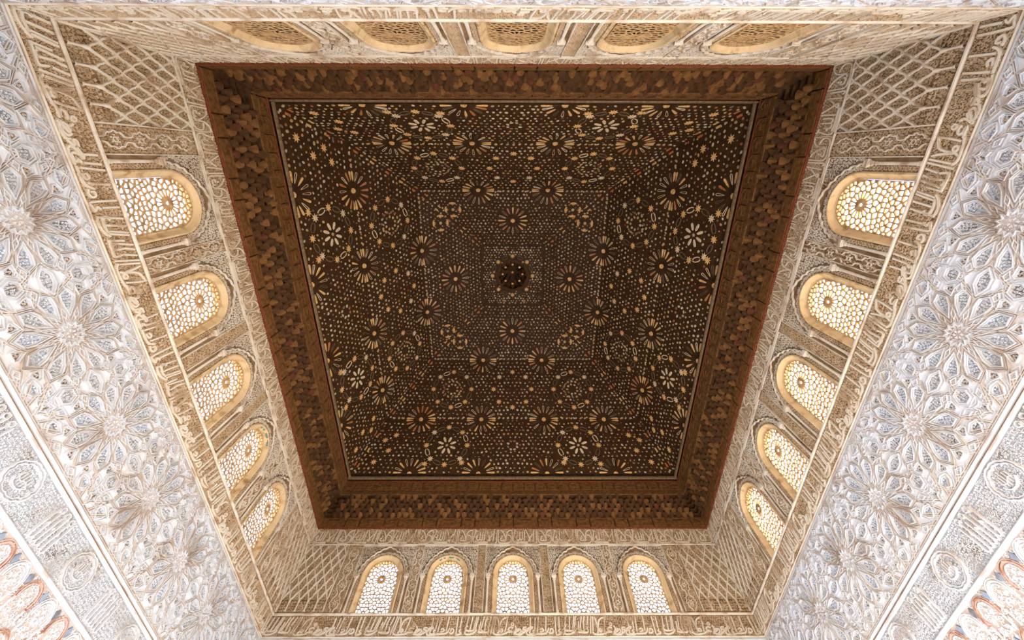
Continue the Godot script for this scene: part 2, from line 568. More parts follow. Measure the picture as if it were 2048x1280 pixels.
# profile rows are (half width, z)
func arch_sweep(g: Geo, profile: PackedVector2Array, foot: float) -> void:
	for i in profile.size() - 1:
		var A := arch_path(profile[i].x, foot)
		var B := arch_path(profile[i + 1].x, foot)
		var d := profile[i + 1] - profile[i]
		var nr := Vector2(d.y, -d.x).normalized()
		if nr.y < 0.0:
			nr = -nr
		for k in A.size() - 1:
			var m := []
			for q in [A[k], A[k + 1]]:
				var r: Vector2 = Vector2(signf(q.x), 0) if q.y <= SPRING + 0.001 else (q - Vector2(0, SPRING)).normalized()
				m.append(Vector3(r.x * nr.x, r.y * nr.x, nr.y))
			g.squad([Vector3(A[k].x, A[k].y, profile[i].y), Vector3(A[k + 1].x, A[k + 1].y, profile[i].y), Vector3(B[k + 1].x, B[k + 1].y, profile[i + 1].y), Vector3(B[k].x, B[k].y, profile[i + 1].y)], [m[0], m[1], m[1], m[0]])

func clip_cell(poly: PackedVector2Array, n: Vector2, d: float) -> PackedVector2Array:
	var got := PackedVector2Array()
	var k := poly.size()
	for i in k:
		var a := poly[i]; var b := poly[(i + 1) % k]
		var fa := a.dot(n) - d; var fb := b.dot(n) - d
		if fa <= 0.0:
			got.append(a)
		if (fa < 0.0 and fb > 0.0) or (fa > 0.0 and fb < 0.0):
			got.append(a.lerp(b, fa / (fa - fb)))
	return got

# pierced plaster screen: rounded holes between thin bars, a sixteen-petal rose above and an eight-petal star below
func lattice() -> ArrayMesh:
	var rose := Vector2(0, SILL + 0.86)
	var low := Vector2(0, SILL + 0.27)
	var sites := PackedVector2Array([rose, low])
	for i in 16:
		var a := TAU * i / 16.0
		var b := TAU * (i + 0.5) / 16.0
		sites.append(rose + Vector2(cos(a), sin(a)) * 0.168)
		sites.append(rose + Vector2(cos(b), sin(b)) * 0.285)
		sites.append(rose + Vector2(cos(a), sin(a)) * 0.348)
	for c in [low, Vector2(-0.41, SILL + 0.27), Vector2(0.41, SILL + 0.27), Vector2(-0.205, SILL + 0.03), Vector2(0.205, SILL + 0.03)]:
		if c.x != 0.0:
			sites.append(c)
		for i in 8:
			var a := TAU * (i + 0.5) / 8.0
			var q: Vector2 = c + Vector2(cos(a), sin(a)) * 0.098
			if c == low or q.distance_to(low) > 0.16:
				sites.append(q)
	var y := SILL - 0.05
	var row := 0
	while y < SILL + 1.5:
		for i in range(-7, 8):
			var q := Vector2((i + (0.5 if row % 2 else 0.0)) * 0.078, y)
			var free := q.distance_to(rose) > 0.395
			for s in sites:
				if s.distance_to(q) < 0.062:
					free = false
					break
			if free:
				sites.append(q)
		y += 0.068
		row += 1
	var outline := arch_path(WIN_HW - 0.002, SILL + 0.002, 20)
	var g := Geo.new()
	var at := 0
	for s in sites:
		at += 1
		if absf(s.x) > 0.52:
			continue
		var cell := V2([s.x - 0.3, s.y - 0.3, s.x + 0.3, s.y - 0.3, s.x + 0.3, s.y + 0.3, s.x - 0.3, s.y + 0.3])
		for o in sites:
			if o != s and o.distance_to(s) < 0.5:
				var nn := (o - s).normalized()
				cell = clip_cell(cell, nn, nn.dot((o + s) * 0.5))
		for i in outline.size():
			var a := outline[i]; var b := outline[(i + 1) % outline.size()]
			var e := (b - a).normalized()
			cell = clip_cell(cell, Vector2(-e.y, e.x), Vector2(-e.y, e.x).dot(a))
			if cell.size() < 3:
				break
		if cell.size() < 3:
			continue
		var mid := Vector2.ZERO
		for p in cell:
			mid += p / cell.size()
		var bar := 0.0122
		if at == 1:
			bar = 0.054
		var edges := []
		var least := 9.0
		for i in cell.size():
			var e := (cell[(i + 1) % cell.size()] - cell[i])
			if e.length() < 0.0005:
				continue
			e = e.normalized()
			var nn := Vector2(e.y, -e.x)
			var d := nn.dot(cell[i] - mid)
			if d < 0.0:
				nn = -nn
				d = -d
			edges.append([nn, d])
			least = minf(least, d)
		var angles := []
		for p in cell:
			angles.append((p - mid).angle())
		for i in 12:
			angles.append(-PI + TAU * i / 12.0)
		angles.sort()
		var solid := least < bar + 0.006
		var outer := PackedVector2Array()
		var inner := PackedVector2Array()
		for a in angles:
			var u := Vector2(cos(a), sin(a))
			var ro := 9.0
			var acc := 0.0
			for e in edges:
				var cs: float = u.dot(e[0])
				if cs > 0.02:
					ro = minf(ro, e[1] / cs)
					acc += pow(maxf(0.001, e[1] - bar) / cs, -7.0)
			outer.append(mid + u * ro)
			inner.append(mid + u * (0.0 if solid else pow(acc, -1.0 / 7.0)))
		for i in outer.size():
			var j := (i + 1) % outer.size()
			var bi := inner[i].lerp(outer[i], 0.25); var bj := inner[j].lerp(outer[j], 0.25)
			g.quad(Vector3(outer[i].x, outer[i].y, 0), Vector3(outer[j].x, outer[j].y, 0), Vector3(bj.x, bj.y, 0), Vector3(bi.x, bi.y, 0), Vector3.BACK)
			if not solid:
				var o := (mid - outer[i])
				g.quad(Vector3(bi.x, bi.y, 0), Vector3(bj.x, bj.y, 0), Vector3(inner[j].x, inner[j].y, -0.012), Vector3(inner[i].x, inner[i].y, -0.012), Vector3(o.x, o.y, 0.01))
				g.quad(Vector3(inner[i].x, inner[i].y, -0.012), Vector3(inner[j].x, inner[j].y, -0.012), Vector3(inner[j].x, inner[j].y, -0.026), Vector3(inner[i].x, inner[i].y, -0.026), Vector3(o.x, o.y, 0))
			g.quad(Vector3(outer[i].x, outer[i].y, -0.026), Vector3(outer[j].x, outer[j].y, -0.026), Vector3(inner[j].x, inner[j].y, -0.026), Vector3(inner[i].x, inner[i].y, -0.026), Vector3.FORWARD)
	return g.mesh()

var kit := {}

func make_window_kit() -> void:
	kit.lattice = lattice()
	var g := Geo.new()
	arch_sweep(g, V2([0.535, -0.02, 0.53, 0.018, 0.505, 0.026, 0.49, 0.016, 0.475, -0.01, 0.445, -0.045, 0.425, -0.055, 0.412, -0.052, 0.41, -0.07, 0.41, -0.19]), SILL - 0.03)
	kit.reveal = g.mesh()
	# the wall between the arch and the square head of the opening
	g = Geo.new()
	var p := PackedVector2Array()
	var ar := arch_path(0.53, SPRING)
	for q in ar:
		p.append(q)
	p.append(Vector2(0.56, SPRING)); p.append(Vector2(0.56, 9.08)); p.append(Vector2(-0.56, 9.08)); p.append(Vector2(-0.56, SPRING))
	g.plate(p, -0.19, 0.0)
	for s in [-1.0, 1.0]:
		g.quad(Vector3(s * 0.52, SILL - 0.03, 0.001), Vector3(s * 0.60, SILL - 0.03, 0.001), Vector3(s * 0.60, SPRING, 0.001), Vector3(s * 0.52, SPRING, 0.001), Vector3.BACK)
		g.quad(Vector3(s * 0.53, SILL, 0), Vector3(s * 0.53, SILL, -0.19), Vector3(s * 0.53, SPRING, -0.19), Vector3(s * 0.53, SPRING, 0), Vector3(-s, 0, 0))
	kit.head = g.mesh()
	# lobed border: small scallops that rise to a point
	g = Geo.new()
	var lob := PackedVector2Array()
	for i in 89:
		var t := i / 88.0
		var a := PI - PI * t
		var up := pow(maxf(0.0, sin(a)), 6.0)
		var r := 0.635 + 0.03 * absf(sin(t * PI * 13.0)) + 0.07 * up + 0.05 * pow(up, 8.0)
		lob.append(Vector2(cos(a) * r * 0.98, SPRING - 0.02 + sin(a) * r))
	g.ribbon(lob, 0.03, 0.035)
	kit.lobes = g.mesh()
	g = Geo.new()
	var top := PackedVector2Array([Vector2(-0.74, 9.24), Vector2(-0.74, SPRING - 0.03)])
	for i in range(0, 89, 2):
		top.append(lob[i])
	top.append(Vector2(0.74, SPRING - 0.03)); top.append(Vector2(0.74, 9.24))
	g.plate(top, 0.0, 0.003)
	kit.spandrel = g.mesh()
	g = Geo.new()
	for s in [-1.0, 1.0]:
		g.ribbon(V2([s * 0.75, SILL + 0.02, s * 0.75, 9.25]), 0.022, 0.03)
	g.ribbon(V2([-0.76, 9.25, 0.76, 9.25]), 0.022, 0.03)
	kit.border = g.mesh()
	g = Geo.new()
	g.lathe(V2([0.0, 0.0, 0.05, 0.0, 0.05, 0.03, 0.036, 0.05, 0.042, 0.07, 0.033, 0.09, 0.031, 0.40, 0.030, 0.74, 0.04, 0.76, 0.03, 0.78, 0.03, 0.80]), Vector3.ZERO, 12)
	kit.shaft = g.mesh()
	g = Geo.new()
	g.lathe(V2([0.03, 0.0, 0.05, 0.04, 0.045, 0.06, 0.065, 0.09, 0.06, 0.10]), Vector3.ZERO, 10)
	g.box(Vector3(-0.075, 0.10, -0.06), Vector3(0.075, 0.16, 0.075), 0.01)
	g.box(Vector3(-0.06, 0.16, -0.06), Vector3(0.06, 0.20, 0.055), 0.008)
	kit.capital = g.mesh()
	# turquoise remains of paint on a reveal
	g = Geo.new()
	for part in [[0.28, 0.42], [0.45, 0.7]]:
		var a0: float = PI - PI * part[0]
		var a1: float = PI - PI * part[1]
		for i in 8:
			var a := lerpf(a0, a1, i / 8.0); var b := lerpf(a0, a1, (i + 1) / 8.0)
			var ri := 0.452 + 0.012 * hash2(i, 3); var ro := 0.486 - 0.012 * hash2(i, 8)
			g.quad(Vector3(cos(a) * ri, SPRING + sin(a) * ri, -0.034), Vector3(cos(b) * ri, SPRING + sin(b) * ri, -0.034), Vector3(cos(b) * ro, SPRING + sin(b) * ro, 0.006), Vector3(cos(a) * ro, SPRING + sin(a) * ro, 0.006), Vector3(-cos(a), -sin(a), 1))
	kit.paint = g.mesh()
	# pilaster panel with ogee links
	g = Geo.new()
	for s in [-1.0, 1.0]:
		var q := PackedVector2Array()
		for i in 61:
			var y := 1.70 * i / 60.0
			var ph := y / 0.42 * PI
			q.append(Vector2(s * (0.015 + 0.095 * absf(sin(ph)) + 0.014 * cos(ph * 8.0)), 0.02 + y))
		g.ribbon(q, 0.022, 0.03)
	for k in 4:
		g.ribbon(ring(0.035, 8, Vector2(0, 0.23 + 0.42 * k)), 0.016, 0.026, 0.0, 0.0, true)
		for i in 6:
			var a := TAU * i / 6.0
			g.plate(ring(0.016, 5, Vector2(cos(a) * 0.062, 0.23 + 0.42 * k + sin(a) * 0.062)), 0.0, 0.022, 0.004)
	kit.ogee = g.mesh()

func build_window(wall_t: Transform3D, number: int, x: float, label: String, place: String, blind: bool, painted := false) -> void:
	var w := thing("window_%d" % number, label, "window", wall_t * Transform3D(Basis.IDENTITY, Vector3(x, 0, 0)), "structure", "clerestory windows")
	var deep := Basis.IDENTITY.scaled(Vector3(1, 1, 0.35)) if blind else Basis.IDENTITY
	var l := put(self, "window_lattice", kit.lattice, M.lattice, wall_t * Transform3D(deep, Vector3(x, 0, -0.04 if blind else -0.06)))
	l.set_meta("label", ("dark-backed pierced lattice with a sixteen-petal rose, " if blind else "pierced lattice with a sixteen-petal rose, ") + place)
	l.set_meta("category", "lattice screen")
	l.set_meta("kind", "thing")
	l.set_meta("group", "pierced lattices of the clerestory windows")
	put(w, "arch_reveal", kit.reveal, M.ochre)
	put(w, "arch_head", kit.head, M.ground_tan)
	put(w, "spandrel", kit.spandrel, M.ground_slate)
	put(w, "lobed_border", kit.lobes, M.plaster)
	put(w, "raised_border", kit.border, M.plaster)
	if painted:
		put(w, "painted_arch", kit.paint, M.turquoise).set_meta("label", "turquoise remains of paint")
	for s in [-1.0, 1.0]:
		var c := put(w, "colonnette", kit.shaft, M.plaster, Transform3D(Basis.IDENTITY.scaled(Vector3(0.85, 1, 0.55)), Vector3(s * 0.655, SILL - 0.03, 0.012)))
		put(c, "capital", kit.capital, M.plaster, at2(0, 0.79))

# ------------------------------------------------------------------ panels of the walls
func make_panel_kit() -> void:
	kit.motto = motto()
	kit.verse = verse()
	# star panel pieces: an outline, two nested frames, carved filling on a coloured ground
	var fill := func(poly: PackedVector2Array, sd: int) -> Array:
		var f := Geo.new()
		f.frame(poly, 0.0, 0.013, 0.0, 0.04)
		f.frame(poly, 0.018, 0.028, 0.0, 0.026)
		if sd >= 4:
			f.frame(poly, -0.034, -0.022, 0.0, 0.03)
		var inner := Geo.inset(poly, 0.027)
		var box := Rect2(inner[0], Vector2.ZERO)
		for q in inner:
			box = box.expand(q)
		var st := 0.037
		var n := 0
		var y := box.position.y + st * 0.5
		while y < box.end.y:
			var x := box.position.x + st * 0.5
			while x < box.end.x:
				var q := Vector2(x, y)
				if Geometry2D.is_point_in_polygon(q, inner):
					var t := at2(x + (hash2(n, sd) - 0.5) * 0.016, y + (hash2(n, sd, 6) - 0.5) * 0.016, 0.006, hash2(n, sd, 2) * TAU, 0.0200)
					f.join(curl_geo if hash2(n, sd, 4) < 0.7 else leaf_geo, t)
				n += 1
				x += st
			y += st
		var b := Geo.new()
		b.plate(Geo.inset(poly, 0.024), 0.0, 0.007)
		return [f.mesh(), b.mesh()]
	kit.pieces = {}
	kit.pieces.petal_panel = fill.call(V2([0.225, 0.0, 0.40, -0.078, 0.515, -0.090, 0.60, 0.0, 0.515, 0.090, 0.40, 0.078]), 1)
	kit.pieces.small_kite = fill.call(V2([0.19, 0.0, 0.27, -0.034, 0.375, 0.0, 0.27, 0.034]), 2)
	kit.pieces.dart_panel = fill.call(V2([0.51, 0.0, 0.615, -0.075, 0.665, -0.06, 0.67, 0.0, 0.665, 0.06, 0.615, 0.075]), 3)
	kit.pieces.rhomb_panel = fill.call(V2([-0.19, 0.0, -0.06, -0.085, 0.06, -0.085, 0.19, 0.0, 0.06, 0.085, -0.06, 0.085]), 4)
	kit.pieces.hexagon_panel = fill.call(ring(0.105, 6), 5)
	kit.pieces.star_panel = fill.call(star(5, 0.10, 0.055, PI / 2), 6)
	kit.pieces.arrow_panel = fill.call(V2([-0.11, -0.05, 0.0, -0.085, 0.11, -0.05, 0.075, 0.03, 0.0, 0.085, -0.075, 0.03]), 7)
	kit.pieces.corner_kite = fill.call(V2([-0.07, 0.0, -0.01, -0.045, 0.07, 0.0, -0.01, 0.045]), 8)
	var g := Geo.new()
	g.frame(star(12, 0.175, 0.118), 0.0, 0.014, 0.0, 0.04)
	for i in 12:
		var a := TAU * (i + 0.5) / 12.0
		g.join(curl_geo, at2(cos(a) * 0.088, sin(a) * 0.088, 0.008, a * 3.0, 0.021))
		g.join(leaf_geo, at2(cos(a + 0.26) * 0.125, sin(a + 0.26) * 0.125, 0.008, a + 0.26 - PI / 2, 0.016))
	for i in 6:
		var a := TAU * i / 6.0
		g.join(leaf_geo, at2(cos(a) * 0.042, sin(a) * 0.042, 0.008, a - PI / 2, 0.026))
	kit.boss = g.mesh()
	g = Geo.new()
	g.plate(star(12, 0.165, 0.110), 0.0, 0.008)
	kit.boss_ground = g.mesh()
	# straps of one cell
	g = Geo.new()
	for i in 12:
		var a := TAU * i / 12.0
		for s in [-1.0, 1.0]:
			for off in [-0.013, 0.013]:
				var p := Vector2(cos(a - s * 0.16), sin(a - s * 0.16)) * 0.165
				var q := Vector2(cos(a + s * 0.048), sin(a + s * 0.048)) * 0.50
				var nn: Vector2 = (q - p).normalized().orthogonal() * off
				g.ribbon(PackedVector2Array([p + nn, q + nn]), 0.020, 0.034)
	for r in [[0.528, 0.660], [0.503, 0.634]]:
		var zig := PackedVector2Array()
		for i in 24:
			var a := TAU * i / 24.0
			zig.append(Vector2(cos(a), sin(a)) * (r[0] if i % 2 == 0 else r[1]))
		g.ribbon(zig, 0.019, 0.03, 0.0, 0.0, true)
	for s in [-1.0, 1.0]:
		for q in [[0.16, 0.64, 0.34, 0.75], [0.46, 0.46, 0.70, 0.68], [0.46, 0.46, 0.60, 0.75], [0.62, 0.16, 0.715, 0.30], [0.34, 0.60, 0.52, 0.75]]:
			for t in [-1.0, 1.0]:
				for off in [-0.013, 0.013]:
					var a := Vector2(q[0] * s, q[1] * t); var b := Vector2(q[2] * s, q[3] * t)
					var nn: Vector2 = (b - a).normalized().orthogonal() * off
					g.ribbon(PackedVector2Array([a + nn, b + nn]), 0.020, 0.032)
	kit.straps = g.mesh()
	# lozenge of the net panels: a flower on a carved ground
	g = Geo.new()
	for i in 4:
		var a := TAU * i / 4.0
		g.join(leaf_geo, at2(cos(a) * 0.030, sin(a) * 0.042, 0.0, a - PI / 2, 0.026))
		g.join(curl_geo, at2(cos(a + 0.78) * 0.045, sin(a + 0.78) * 0.062, 0.0, a * 2.0, 0.021))
	g.join(curl_geo, at2(0, 0.112, 0, 1.0, 0.018))
	g.join(curl_geo, at2(0, -0.112, 0, 4.0, 0.018))
	g.plate(ring(0.014, 6), 0.0, 0.02, 0.003)
	kit.flower = g.mesh()
	# knotted medallion and upright panel of the coloured band
	g = Geo.new()
	var lobe := PackedVector2Array()
	for i in 64:
		var a := TAU * i / 64.0
		lobe.append(Vector2(cos(a) * 1.12, sin(a)) * (0.165 + 0.012 * absf(cos(a * 4.0)) + 0.02 * absf(sin(a * 4.0))))
	g.ribbon(lobe, 0.018, 0.03, 0.0, 0.0, true)
	g.ribbon(Geo.inset(lobe, 0.028), 0.012, 0.026, 0.0, 0.0, true)
	var o := [0.0, 0.0, 0.001, 0.001]
	for x in [-70.0, -38.0, -6.0, 30.0, 62.0]:
		stroke(g, o, 0.015, 0.03, [x + 6, -88 + absf(x) * 0.5, x, 60 - absf(x) * 0.3], 1)
	stroke(g, o, 0.015, 0.03, [-95, 20, -60, 66, 0, 78, 50, 62, 95, 22])
	stroke(g, o, 0.013, 0.03, [-85, -20, -30, 18, 30, -10, 84, 12])
	kit.medallion = g.mesh()
	g = Geo.new()
	for i in 6:
		var x := -0.15 + 0.06 * i
		g.ribbon(V2([x, -0.18, x, 0.10 + 0.05 * (i % 2)]), 0.02, 0.032)
	for i in 5:
		var x := -0.12 + 0.06 * i
		g.ribbon(smooth(V2([x - 0.03, -0.15, x, -0.19, x + 0.03, -0.15]), 3), 0.016, 0.03)
	for k in 3:
		g.plate(ring(0.022, 6, Vector2(-0.1 + 0.1 * k, 0.0)), 0.0, 0.034, 0.006)
		g.ribbon(ring(0.03, 8, Vector2(-0.1 + 0.1 * k, 0.155)), 0.013, 0.03, 0.0, 0.0, true)
	kit.upright = g.mesh()
	# painted arch of the lowest panel
	g = Geo.new()
	var horse := PackedVector2Array()
	for i in 17:
		var a := -0.35 + (PI + 0.7) * i / 16.0
		horse.append(Vector2(cos(a) * 0.125, 0.05 + sin(a) * 0.15))
	g.ribbon(horse, 0.026, 0.024)
	g.ribbon(Geo.inset(horse, -0.028), 0.012, 0.022)
	kit.horseshoe = g.mesh()
	g = Geo.new()
	g.ribbon(Geo.inset(horse, 0.03), 0.012, 0.02)
	g.ribbon(V2([-0.13, -0.2, -0.13, -0.02]), 0.02, 0.022)
	g.ribbon(V2([0.13, -0.2, 0.13, -0.02]), 0.02, 0.022)
	for i in 5:
		var a := TAU * i / 5.0 + PI / 2
		g.join(leaf_geo, at2(cos(a) * 0.045, 0.04 + sin(a) * 0.05, 0.0, a - PI / 2, 0.035))
	g.join(curl_geo, at2(-0.05, -0.12, 0, 0.5, 0.04))
	g.join(curl_geo, at2(0.05, -0.12, 0, 3.5, 0.04))
	kit.archfill = g.mesh()
	g = Geo.new()
	g.plate(V2([0, -0.07, 0.03, -0.03, 0.05, 0, 0.03, 0.03, 0, 0.07, -0.03, 0.03, -0.05, 0, -0.03, -0.03]), 0.0, 0.02, 0.008)
	kit.gem = g.mesh()

func piece(wall: Node, called: String, t: Transform3D, ground: String) -> void:
	var m: Array = kit.pieces[called]
	var o := put(wall, called, m[0], M.strap_plaster, t)
	put(o, "coloured_ground", m[1], M[ground])

func star_panel(wall: Node, half: float) -> void:
	var y := 6.16
	var n := 8
	for k in n:
		var x := (k - (n - 1) * 0.5) * CELL
		var boss := put(wall, "star_boss", kit.boss, M.strap_plaster, at2(x, y))
		put(boss, "coloured_ground", kit.boss_ground, M.ground_rose)
		put(wall, "strapwork", kit.straps, M.strap_line, at2(x, y))
		for i in 12:
			var a := TAU * (i + 0.5) / 12.0
			piece(wall, "petal_panel", at2(x, y, 0, a), "ground_steel" if hash2(i, k) < 0.45 else "ground_grey")
			piece(wall, "small_kite", at2(x, y, 0, TAU * i / 12.0), "ground_tan")
			if i % 6 != 0:
				piece(wall, "dart_panel", at2(x, y, 0, TAU * i / 12.0), "ground_tan")
		for s in [-1.0, 1.0]:
			piece(wall, "hexagon_panel", at2(x + CELL * 0.5, y + s * 0.36), "ground_grey")
			piece(wall, "star_panel", at2(x + CELL * 0.5, y + s * 0.60, 0, 0.0 if s > 0 else PI), "ground_tan")
			piece(wall, "arrow_panel", at2(x + 0.44, y + s * 0.64, 0, 0.0 if s > 0 else PI), "ground_steel")
			piece(wall, "arrow_panel", at2(x - 0.44, y + s * 0.64, 0, 0.0 if s > 0 else PI), "ground_steel")
			for e in [-1.0, 1.0]:
				piece(wall, "corner_kite", at2(x + e * 0.585, y + s * 0.205, 0, 0.0), "ground_grey")
				piece(wall, "corner_kite", at2(x + e * 0.565, y + s * 0.495, 0, 0.6 * e * s), "ground_tan")
				piece(wall, "corner_kite", at2(x + e * 0.20, y + s * 0.70, 0, 0.0), "ground_tan")
		if k < n - 1:
			piece(wall, "rhomb_panel", at2(x + CELL * 0.5, y, 0, 0), "ground_grey")
	for s in [-1.0, 1.0]:
		var e := -n * 0.5 * CELL
		piece(wall, "hexagon_panel", at2(e, y + s * 0.36), "ground_grey")
		piece(wall, "star_panel", at2(e, y + s * 0.60, 0, 0.0 if s > 0 else PI), "ground_tan")
		for e2 in [-1.0, 1.0]:
			piece(wall, "small_kite", at2(e2 * -e, y + s * 0.33, 0, -s * PI / 2), "ground_grey")
	# plain straps along the edges
	for yy in [5.41, 6.90]:
		for off in [-0.012, 0.012]:
			var g := Geo.new()
			g.ribbon(V2([-half + 0.02, yy + off, half - 0.02, yy + off]), 0.014, 0.03)
			put(wall, "edge_strap", g.mesh(), M.strap_line)

func net_panel(wall: Node, x0: float, x1: float, part: int) -> void:
	var y0 := 7.80
	var y1 := 9.26
	var dw := (x1 - x0) / 5.0
	var dh := 0.40
	for way in [-1.0, 1.0]:
		var k := -10
		while k < 14:
			# line: x = xs + way * (y - y0) * dw / dh
			var xs: float = x0 + k * dw
			k += 1
			var p := PackedVector2Array()
			var steps := 36
			for i in steps + 1:
				var y := lerpf(y0, y1, float(i) / steps)
				var x: float = xs + way * (y - y0) * dw / dh
				if x >= x0 - 0.005 and x <= x1 + 0.005:
					p.append(Vector2(x + 0.008 * sin((y - y0) / dh * TAU * 2.0) * way, y))
			if p.size() > 3:
				var g := Geo.new()
				g.ribbon(p, 0.038, 0.034 if way > 0 else 0.029)
				put(wall, "lattice_rib", g.mesh(), M.plaster)
	for j in range(0, 8):
		for i in 6:
			var x := x0 + (i + (0.5 if j % 2 else 0.0)) * dw
			var y := y0 + (j * 0.5) * dh
			if x > x0 + 0.08 and x < x1 - 0.08 and y < y1 - 0.1 and y > y0 + 0.05:
				put(wall, "lozenge_flower", kit.flower, M.plaster, at2(x, y, 0, 0))
	for i in 6:
		var x := x0 + i * dw
		if i > 0 and i < 5:
			var g := Geo.new()
			g.lathe(V2([0.028, 0.0, 0.028, 0.03, 0.018, 0.05, 0.018, 0.20, 0.03, 0.24, 0.034, 0.29]), Vector3.ZERO, 8)
			put(wall, "net_stem", g.mesh(), M.plaster, at2(x, 7.52, 0.012))
	for x in [x0, x1]:
		var g := Geo.new()
		g.ribbon(V2([x, 7.52, x, 9.28]), 0.026, 0.04)
		put(wall, "panel_border", g.mesh(), M.plaster)
	carve(wall, x0, x1, 7.52, 7.78, 0.058, anywhere, part, 3)
	carve(wall, x0, x1, 7.80, 9.26, 0.046, anywhere, part + 2, 3)

func moulding(wall: Node, half: float, y0: float, y1: float, d: float, mat: String) -> void:
	var g := Geo.new()
	var m := (y1 - y0) * 0.3
	g.box(Vector3(-half, y0, -0.02), Vector3(half, y1, d), minf(m, d * 0.6))
	put(wall, "moulding", g.mesh(), M[mat])

func build_wall(side: String, t: Transform3D, half: float, x_mid: float, step: float, first: int, label: String) -> void:
	var wall := thing("wall_" + side, label, "wall", t, "structure")
	wall_parts[wall] = [[], [], [], [], [], [], [], [], []]
	# solid wall with square openings for the windows and tall openings below
	var g := Geo.new()
	var thick := 0.75
	var low := []
	if side == "back":
		low = [[-3.6, 1.2, 3.4], [0.0, 1.8, 3.9], [3.6, 1.2, 3.4]]
	else:
		low = [[-3.7, 1.45, 3.9], [0.0, 1.45, 3.9], [3.7, 1.45, 3.9]]
	var x := -half - thick
	for o in low:
		g.box(Vector3(x, -0.2, -thick), Vector3(o[0] - o[1], 4.2, 0))
		g.box(Vector3(o[0] - o[1], o[2], -thick), Vector3(o[0] + o[1], 4.2, 0))
		x = o[0] + o[1]
	g.box(Vector3(x, -0.2, -thick), Vector3(half + thick, 4.2, 0))
	g.box(Vector3(-half - thick, 4.2, -thick), Vector3(half + thick, SILL, 0))
	x = -half - 0.2
	for k in range(-2, 3):
		var m := x_mid + k * step
		g.box(Vector3(x, SILL, -0.2), Vector3(m - 0.56, 9.07, 0))
		x = m + 0.56
	g.box(Vector3(x, SILL, -0.2), Vector3(half + 0.2, 9.07, 0))
	g.box(Vector3(-half - 0.2, 9.07, -0.2), Vector3(half + 0.2, EAVE + 0.1, 0))
	put(wall, "masonry", g.mesh(), M.ground_tan)
	if side == "back":
		# the dark loft behind the blind windows
		g = Geo.new()
		g.box(Vector3(-half - 0.7, 7.0, -2.9), Vector3(half + 0.7, 9.9, -2.7))
		g.box(Vector3(-half - 0.7, 6.9, -2.9), Vector3(half + 0.7, 7.05, -0.1))
		g.box(Vector3(-half - 0.7, 9.75, -2.9), Vector3(half + 0.7, 9.9, -0.1))
		g.box(Vector3(-half - 0.8, 6.9, -2.9), Vector3(-half - 0.1, 9.9, -0.1))
		g.box(Vector3(half + 0.1, 6.9, -2.9), Vector3(half + 0.8, 9.9, -0.1))
		put(wall, "loft_masonry", g.mesh(), M.masonry)
	# horizontal mouldings
	moulding(wall, half, 9.27, 9.315, 0.026, "plaster")
	moulding(wall, half, 7.44, SILL, 0.032, "plaster")
	moulding(wall, half, 6.97, 7.0, 0.026, "plaster")
	moulding(wall, half, 6.90, 6.945, 0.022, "strap_plaster")
	moulding(wall, half, 5.35, 5.39, 0.035, "strap_plaster")
	moulding(wall, half, 5.28, 5.33, 0.032, "strap_plaster")
	# upper band
	var n := roundi(2.0 * half / 1.2)
	var w := 2.0 * half / n
	for i in n:
		put(wall, "motto_cartouche", kit.motto, M.plaster, Transform3D(Basis.IDENTITY.scaled(Vector3(w / 1.2, 1, 1)), Vector3(-half + w * i, 9.325, 0.0)))
	carve(wall, -half, half, 9.33, 9.79, 0.05, anywhere, 31, 3)
	# lower band
	n = roundi(2.0 * half / 2.33)
	w = 2.0 * half / n
	for i in n:
		put(wall, "verse_lettering", kit.verse, M.plaster, Transform3D(Basis.IDENTITY.scaled(Vector3(w / 2.33, 1, 1)), Vector3(-half + w * i, 7.005, 0.0)))
	carve(wall, -half, half, 7.01, 7.43, 0.055, anywhere, 37, 3)
	# window zone
	for k in range(-2, 3):
		var m := x_mid + k * step
		carve(wall, m - 0.74, m + 0.74, SPRING - 0.05, 9.24, 0.052, func(xx, yy): return Vector2((xx - m) / 0.98, yy - SPRING).length() > 0.70 + 0.08 * pow(maxf(0.0, (yy - SPRING) / 0.75), 6.0), 41)
		carve(wall, m - 0.62, m + 0.62, SPRING, 9.16, 0.03, func(xx, yy): var r := Vector2(xx - m, yy - SPRING).length(); return r > 0.55 and r < 0.615, 43)
		for s in [-1.0, 1.0]:
			carve(wall, m + s * 0.585 - 0.035, m + s * 0.585 + 0.035, SILL, SPRING - 0.02, 0.035, anywhere, 45, 3)
	for k in range(-2, 2):
		var m := x_mid + (k + 0.5) * step
		var hw := step * 0.5 - 0.75
		carve(wall, m - hw + 0.01, m + hw - 0.01, SILL + 0.02, 9.25, 0.046, func(xx, _y): return k == -1 or k == 0 or hash2(int(xx * 50), 2) < 0.8, 51 + k, 3)
		if k == -2 or k == 1:
			put(wall, "ogee_panel", kit.ogee, M.plaster, at2(m, SILL))
	for s in [-1.0, 1.0]:
		var inner: float = x_mid * s + 2.0 * step + 0.76
		var edge := half - 1.16
		var a := inner; var b := edge - 0.02
		carve(wall, minf(a * s, b * s), maxf(a * s, b * s), SILL + 0.02, 9.25, 0.05, anywhere, 61, 3)
		put(wall, "ogee_panel", kit.ogee, M.plaster, at2((a + b) * 0.5 * s, SILL))
		net_panel(wall, -half + 0.01 if s < 0 else edge, -edge if s < 0 else half - 0.01, 71)
	# strapwork and the bands below it
	g = Geo.new()
	g.box(Vector3(-half, 5.385, -0.02), Vector3(half, 6.965, 0.004))
	put(wall, "strap_ground", g.mesh(), M.strap_plaster)
